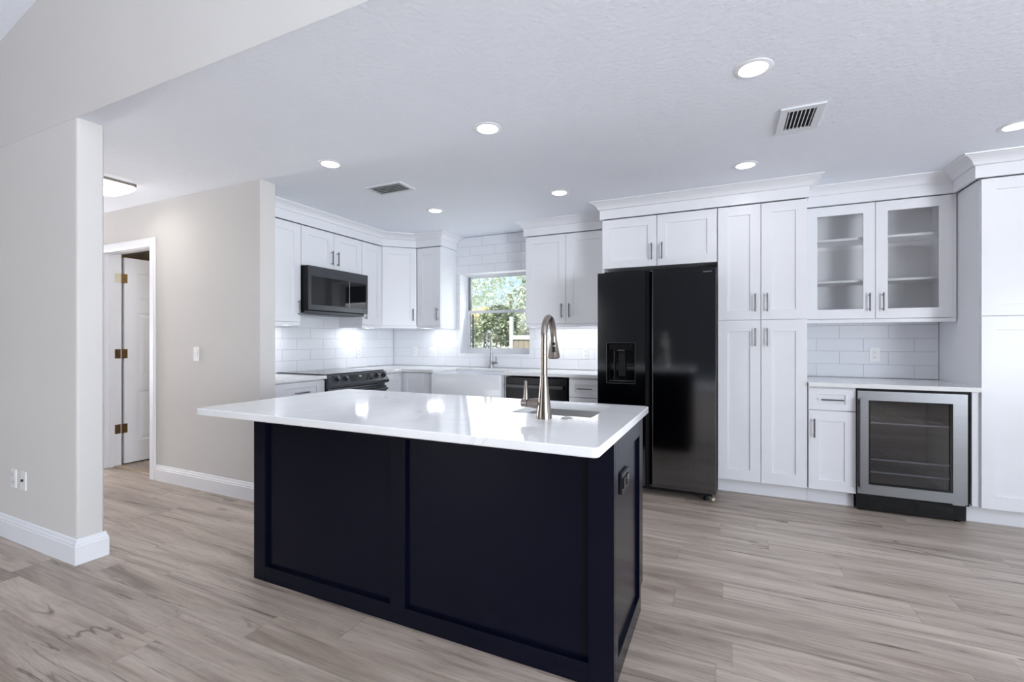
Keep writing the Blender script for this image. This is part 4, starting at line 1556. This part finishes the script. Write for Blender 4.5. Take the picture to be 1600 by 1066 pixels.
for k in range(8):
    a = 2 * PI * k / 8
    mb.tube([(0.21 + 0.01 * math.cos(a), y1 - 0.052, 0.738 + 0.01 * math.sin(a)), (0.21 + 0.064 * math.cos(a), y1 - 0.052, 0.738 + 0.064 * math.sin(a))], 0.0018, 6)
mb.build('fan_grille', M['slot'], fan)
for z in (0.632, 0.368, 0.277):
    s = MB()
    for k in range(15):
        x = 0.06 + k * (w - 0.116) / 14
        s.tube([(x, 0.09, z), (x, y1 - 0.06, z)], 0.0022, 6)
    sh_ = s.build('shelf', M['dk_steel'], r)
    MB().box(0.046, w - 0.042, 0.070, 0.080, z - 0.005, z + 0.005, 0.001).build('shelf_front', M['alu'], sh_)
D0, D1 = 0.131, 0.866
dr = MB().frame(0, w, D0, D1, 0, 0.044, 0.064, 0.074, 0.070, 0.066).build('door', M['steel'], r)
MB().box(0.060, w - 0.070, 0.012, 0.016, D0 + 0.066, D1 - 0.062).build('pane', M['cool_glass'], dr)
MB().frame(0.0645, w - 0.0745, D0 + 0.0705, D1 - 0.0665, 0.004, 0.011, 0.012, 0.014, 0.010, 0.006).build('gasket', M['blk_gloss'], dr)
MB().box(0.006, 0.044, -0.040, -0.030, 0.170, 0.812, 0.003, 2).build('handle', M['steel'], dr)
for z in (0.195, 0.787):
    MB().box(0.006, 0.030, -0.0298, -0.0003, z - 0.015, z + 0.015).build('handle_post', M['black'], dr)
mb = MB().box(0.0, w, 0.030, 0.055, 0.014, 0.126, 0.002)
gr = mb.build('base_grille', M['black'], r)
mb = MB()
for (a, b) in ((0.065, 0.285), (0.335, 0.535)):
    for k in range(6):
        z = 0.036 + k * 0.0125
        mb.box(a, b, 0.0285, 0.0298, z, z + 0.006)
mb.build('louvers', M['blk_gloss'], gr)
for x in (0.03, w - 0.03):
    MB().tube([(x, 0.07, 0.0005), (x, 0.07, 0.02), (x, 0.07, 0.109)], [0.018, 0.018, 0.012], 12).build('foot', M['black'], r, smooth=40)
MB().box(w - 0.075, w - 0.010, 0.004, 0.040, D0 - 0.010, D0 - 0.0005, 0.001).build('hinge', M['steel'], r)

# ------------------------------------------------------------------ wall plates


def plate(label, loc, rz, kind='outlet', cat='outlet', wd=0.072, group=None):
    """built in the xz plane facing -y"""
    r = thing({'outlet': 'wall_outlet', 'switch': 'light_switch', 'double': 'light_switch', 'coax': 'cable_outlet'}[kind], label, cat, loc, rz, group)
    hw = wd / 2
    MB().box(-hw, hw, -0.006, -0.0002, -0.058, 0.058, 0.0025, 2).build('plate', M['plastic'], r)
    if kind == 'outlet':
        for s in (-1, 1):
            rc = MB().box(-0.016, 0.016, -0.0085, -0.0062, s * 0.021 - 0.014, s * 0.021 + 0.014, 0.003, 2).build('receptacle', M['plastic'], r)
            mb = MB()
            mb.box(-0.0075, -0.0055, -0.0091, -0.0086, s * 0.021 - 0.003, s * 0.021 + 0.006)
            mb.box(0.0055, 0.0075, -0.0091, -0.0086, s * 0.021 - 0.003, s * 0.021 + 0.005)
            mb.box(-0.002, 0.002, -0.0091, -0.0086, s * 0.021 - 0.010, s * 0.021 - 0.006)
            mb.build('slots', M['slot'], rc)
    elif kind == 'coax':
        MB().tube([(0, -0.0061, 0.004), (0, -0.014, 0.004)], 0.008, 12).build('socket', M['slot'], r, smooth=40)
    else:
        xs = (0,) if kind == 'switch' else (-0.023, 0.023)
        for x in xs:
            mb = MB().extrude_poly([(x - 0.0155, -0.0062, -0.032), (x - 0.0155, -0.0075, -0.032), (x - 0.0155, -0.0120, 0.032), (x - 0.0155, -0.0062, 0.032)], (0.031, 0, 0))
            mb.build('rocker', M['plastic'], r)
    return r


plate('white duplex outlet in the tiled nook above the beverage cooler', (1.102, YW - 0.0005, 1.108), 0)
plate('white duplex outlet on the tile between the window and refrigerator', (-1.356, YW - 0.0005, 1.090), 0)
plate('white duplex outlet on the back tile nearest the kitchen corner', (-3.552, YW - 0.0005, 1.090), 0)
plate('white double rocker switch on the back tile left of the window', (-3.288, YW - 0.0005, 1.086), 0, 'double', 'switch', 0.116)
plate('white duplex outlet on the left wall tile between range and corner', (XW + 0.0005, 4.135, 1.086), R90)
plate('white light switch on the greige hall wall', (-3.984, YH - 0.0005, 1.115), 0, 'switch', 'switch')
plate('white wall plate low on the wing wall, left of the cable jack', (-3.982, YL - 0.0005, 0.378), 0, 'outlet', 'outlet')
plate('white cable jack plate with dark socket, low on the wing wall', (-3.854, YL - 0.0005, 0.378), 0, 'coax', 'cable jack')

# ------------------------------------------------------------------ recessed lights
LP = [(0.103, 2.345, 'recessed ceiling light nearest the viewer, above and left of the right vent'),
      (-1.255, 2.361, 'recessed ceiling light above the middle of the island'),
      (-2.494, 2.376, 'recessed ceiling light nearest the hall, in front of the left vent'),
      (-2.495, 3.646, 'recessed ceiling light above the sink corner, behind the left vent'),
      (-1.263, 3.638, 'recessed ceiling light in front of the cabinet beside the window'),
      (0.110, 3.615, 'recessed ceiling light in front of the tall pantry'),
      (1.492, 3.602, 'recessed ceiling light at the right edge near the tall cabinet')]
first = None
for (x, y, lb) in LP:
    if first is None:
        first = thing('recessed_light', lb, 'ceiling light', (x, y, ZC), 0, 'recessed kitchen ceiling lights')
        MB().lathe([(0.058, -0.0035), (0.062, -0.0065), (0.078, -0.0030), (0.080, -0.0003), (0.058, -0.0003)], (0, 0, 0), 40).build('trim_ring', M['trim'], first, smooth=30)
        MB().lathe([(0, -0.0040), (0.050, -0.0040), (0.0578, -0.0034), (0.0578, -0.0006), (0, -0.0006)], (0, 0, 0), 40).build('lens', M['lens'], first, smooth=30)
        lamp('downlight', 'AREA', (0, 0, -0.010), 0.8, (1.0, 0.985, 0.96), (0, 0, 0), (0.11, 0.11), 'DISK', parent=first)
    else:
        copy_thing(first, (x, y, ZC), label=lb)

# ------------------------------------------------------------------ hall ceiling light
r = thing('hall_ceiling_light', 'square flush ceiling light with nickel rim in the hall', 'ceiling light', (-4.365, 1.885, ZC))
MB().frame(-0.165, 0.165, -0.165, 0.165, -0.030, -0.0003, 0.014).build('rim', M['nickel'], r).rotation_euler = (0, 0, 0)
o = [c for c in r.children if c.name.startswith('rim')][0]
o.data.transform(Matrix.Rotation(-PI / 2, 4, 'X'))
o.data.transform(Matrix.Translation((0, 0, -0.0303)) if min(v.co.z for v in o.data.vertices) > -0.02 else Matrix.Identity(4))
mb = MB()
lv = [(0.150, 0.02, -0.002), (0.172, 0.03, -0.030), (0.168, 0.05, -0.050), (0.145, 0.07, -0.068), (0.09, 0.07, -0.078)]
rings = [[mb.v((p[0], p[1], z)) for p in loop(a, a, c, 5)] for a, c, z in lv]
for i in range(len(rings) - 1):
    n = len(rings[i])
    for k in range(n):
        l = (k + 1) % n
        mb.bm.faces.new([rings[i][k], rings[i][l], rings[i + 1][l], rings[i + 1][k]])
mb.bm.faces.new(rings[-1])
mb.build('diffuser', M['globe'], r, smooth=60)
hbl = lamp('hall_bulb', 'POINT', (0, 0, -0.17), 0.5, (1.0, 0.965, 0.92), parent=r)
lamp('hall_panel', 'AREA', (0, 0, -0.085), 2.0, (1.0, 0.965, 0.92), (0, 0, 0), (0.28, 0.28), 'SQUARE', parent=r)
hbl.data.shadow_soft_size = 0.12
clb = lamp('small_room_fill', 'POINT', (-4.5, 3.55, 2.15), 7, (1.0, 0.9, 0.76))  # added lamp without a fixture, brightens the open door
clb.data.shadow_soft_size = 0.1

# ------------------------------------------------------------------ vents
r = thing('air_vent', 'white ceiling vent with upright dark slots, near the pantry', 'air vent', (0.356, 2.975, ZC))
hw, hl = 0.102, 0.155
fr_ = MB()
pts = [(-hw, -hl, hw, hl)]
def flat_frame(mb, x0, x1, y0, y1, wx0, wx1, wy0, wy1, z0, z1):
    mb.box(x0, x0 + wx0, y0, y1, z0, z1)
    mb.box(x1 - wx1, x1, y0, y1, z0, z1)
    mb.box(x0 + wx0, x1 - wx1, y0, y0 + wy0, z0, z1)
    mb.box(x0 + wx0, x1 - wx1, y1 - wy1, y1, z0, z1)
flat_frame(fr_, -hw, hw, -hl, hl, 0.036, 0.036, 0.036, 0.036, -0.010, -0.0005)
fr_.build('frame', M['vent'], r)
MB().box(-hw + 0.036, hw - 0.036, -hl + 0.036, hl - 0.036, -0.0012, -0.0004).build('duct', M['dark'], r)
for k in range(7):
    x = -hw + 0.036 + (k + 0.5) * (2 * hw - 0.072) / 7
    mb = MB()
    mb.extrude_poly([(x - 0.0035, -hl + 0.037, -0.0095), (x - 0.0015, -hl + 0.037, -0.0105), (x + 0.0042, -hl + 0.037, -0.002), (x + 0.0028, -hl + 0.037, -0.0016)], (0, 2 * hl - 0.074, 0))
    mb.build('blade', M['vent'], r)
r = thing('air_vent', 'white ceiling vent with long curved blades, near the microwave', 'air vent', (-2.455, 2.955, ZC))
hw, hl = 0.175, 0.100
fr_ = MB()
flat_frame(fr_, -hw, hw, -hl, hl, 0.028, 0.028, 0.024, 0.024, -0.010, -0.0005)
fr_.build('frame', M['vent'], r)
MB().box(-hw + 0.028, hw - 0.028, -hl + 0.024, hl - 0.024, -0.0012, -0.0004).build('duct', M['dim'], r)
for k in range(5):
    y = -hl + 0.024 + (k + 0.5) * (2 * hl - 0.048) / 5
    mb = MB()
    mb.extrude_poly([(-hw + 0.03, y - 0.013, -0.016), (-hw + 0.03, y - 0.010, -0.0175), (-hw + 0.03, y + 0.004, -0.012), (-hw + 0.03, y + 0.010, -0.002), (-hw + 0.03, y + 0.008, -0.002), (-hw + 0.03, y + 0.002, -0.0105)], (2 * hw - 0.06, 0, 0))
    mb.build('blade', M['vent_g'], r)

# ------------------------------------------------------------------ under-cabinet lights
UC = [((XU - 0.17, 2.53), (XU - 0.17, 3.03), 'slim light bar under the upper cabinet nearest the hall', 1.5),
      ((XU - 0.17, 3.86), (XU - 0.17, 4.115), 'slim light bar under the cabinets right of the microwave', 1.15),
      ((-3.255, YU + 0.17), (-2.975, YU + 0.17), 'slim light bar under the corner cabinets left of the window', 1.15),
      ((-1.88, YU + 0.17), (-1.06, YU + 0.17), 'slim light bar under the cabinet beside the refrigerator', 1.7)]
for (a, b, lb, en) in UC:
    a, b = Vector(a), Vector(b)
    c = (a + b) / 2
    ln = (b - a).length
    rz = math.atan2(b.y - a.y, b.x - a.x)
    r = thing('under_cabinet_light', lb, 'light bar', (c.x, c.y, 1.394), rz, 'under-cabinet light bars')
    MB().box(-ln / 2, ln / 2, -0.014, 0.014, -0.010, -0.0005, 0.002).build('housing', M['alu'], r)
    MB().box(-ln / 2 + 0.01, ln / 2 - 0.01, -0.008, 0.008, -0.0125, -0.0102).build('lens', M['strip'], r)
    lamp('strip_light', 'AREA', (0, 0, -0.014), en, (0.96, 0.98, 1.0), (0, 0, 0), (ln - 0.02, 0.016), parent=r)

# ------------------------------------------------------------------ outdoors
o = MB().box(-40, 30, 4.98, 60, -0.35, -0.25).build('ground', M['grassm'])
struct(o, 'lawn outside the kitchen window', 'ground')


def leaves(mb, c, rad, n, size):
    for _ in range(n):
        while True:
            p = Vector((random.uniform(-1, 1), random.uniform(-1, 1), random.uniform(-1, 1)))
            if p.length < 1:
                break
        p = p.normalized() * (p.length ** 0.5)
        q = Vector((p.x * rad[0], p.y * rad[1], p.z * rad[2])) + Vector(c)
        u = Vector((random.gauss(0, 1), random.gauss(0, 1), random.gauss(0, 1))).normalized()
        v = u.cross(Vector((random.gauss(0, 1), random.gauss(0, 1), random.gauss(0, 1)))).normalized()
        s = size * random.uniform(0.6, 1.4)
        mb.quad([q - u * s, q + v * s * 0.45, q + u * s, q - v * s * 0.45])


def tree(name, label, cat, loc, trunk_h, blobs, mat, n, size):
    r = thing(name, label, cat, loc)
    mb = MB()
    mb.tube([(0, 0, 0.01), (0.05, 0.02, trunk_h * 0.5), (0.0, 0.05, trunk_h)], [0.11, 0.08, 0.05], 8)
    for k in range(5):
        a = k * 1.3
        mb.tube([(0.02, 0.03, trunk_h * (0.5 + 0.08 * k)), (0.5 * math.cos(a), 0.5 * math.sin(a), trunk_h * (0.8 + 0.08 * k))], [0.04, 0.015], 6)
    mb.build('trunk', M['bark'], r)
    mb = MB()
    for (c, rad) in blobs:
        leaves(mb, c, rad, n, size)
    mb.build('foliage', M[mat], r)
    return r


GZ = -0.25
tree('tree', 'pale bright tree crown filling the upper window sash', 'tree', (-7.6, 15.5, GZ), 2.4, [((0, 0, 3.6), (2.2, 1.2, 1.6)), ((1.5, 0.4, 4.6), (1.4, 1.0, 1.2)), ((-1.5, 0.3, 4.3), (1.5, 1.0, 1.5))], 'leaf_c', 1500, 0.08)
tree('tree', 'olive tree behind the right part of the kitchen window', 'tree', (-5.2, 13.2, GZ), 1.6, [((0, 0, 2.3), (1.3, 0.8, 1.1)), ((0.3, 0.2, 3.3), (0.9, 0.7, 0.9))], 'leaf_b', 2000, 0.065)
tree('shrub', 'dull brownish shrub low in the window left of the faucet', 'shrub', (-6.95, 11.2, GZ), 1.2, [((0, 0, 1.6), (0.72, 0.5, 0.75))], 'leaf_d', 2400, 0.042)
tree('shrub', 'green leafy shrub in the middle of the lower window', 'shrub', (-5.55, 10.9, GZ), 1.3, [((0, 0, 1.65), (0.62, 0.4, 0.7)), ((0.1, 0.0, 2.0), (0.5, 0.35, 0.4))], 'leaf_a', 2600, 0.048)
tree('shrub', 'yellow blossomed shrub showing at the window meeting rail', 'shrub', (-6.65, 12.25, GZ), 1.7, [((0, 0, 2.25), (0.62, 0.32, 0.22)), ((0, 0, 1.7), (0.5, 0.3, 0.4))], 'leaf_y', 1300, 0.05)
tree('shrub', 'bright low hedge along the bottom of the window view', 'shrub', (-5.4, 8.6, GZ), 0.8, [((-0.9, 0, 1.02), (1.0, 0.35, 0.42)), ((0.7, 0, 1.02), (1.0, 0.35, 0.42))], 'leaf_c', 2200, 0.036)
r = thing('wood_fence', 'brown plank fence with white post at right of window view', 'fence', (-4.72, 10.2, GZ))
mb = MB()
for k in range(12):
    mb.box(k * 0.142, k * 0.142 + 0.135, 0, 0.025, 0.02, 1.60)
mb.build('planks', M['fence'], r)
MB().box(-0.09, -0.005, -0.03, 0.06, 0.0, 2.05, 0.005).build('post', M['white_out'], r)
MB().box(-0.004, 1.70, -0.03, -0.002, 1.50, 1.60, 0.004).build('rail', M['white_out'], r)
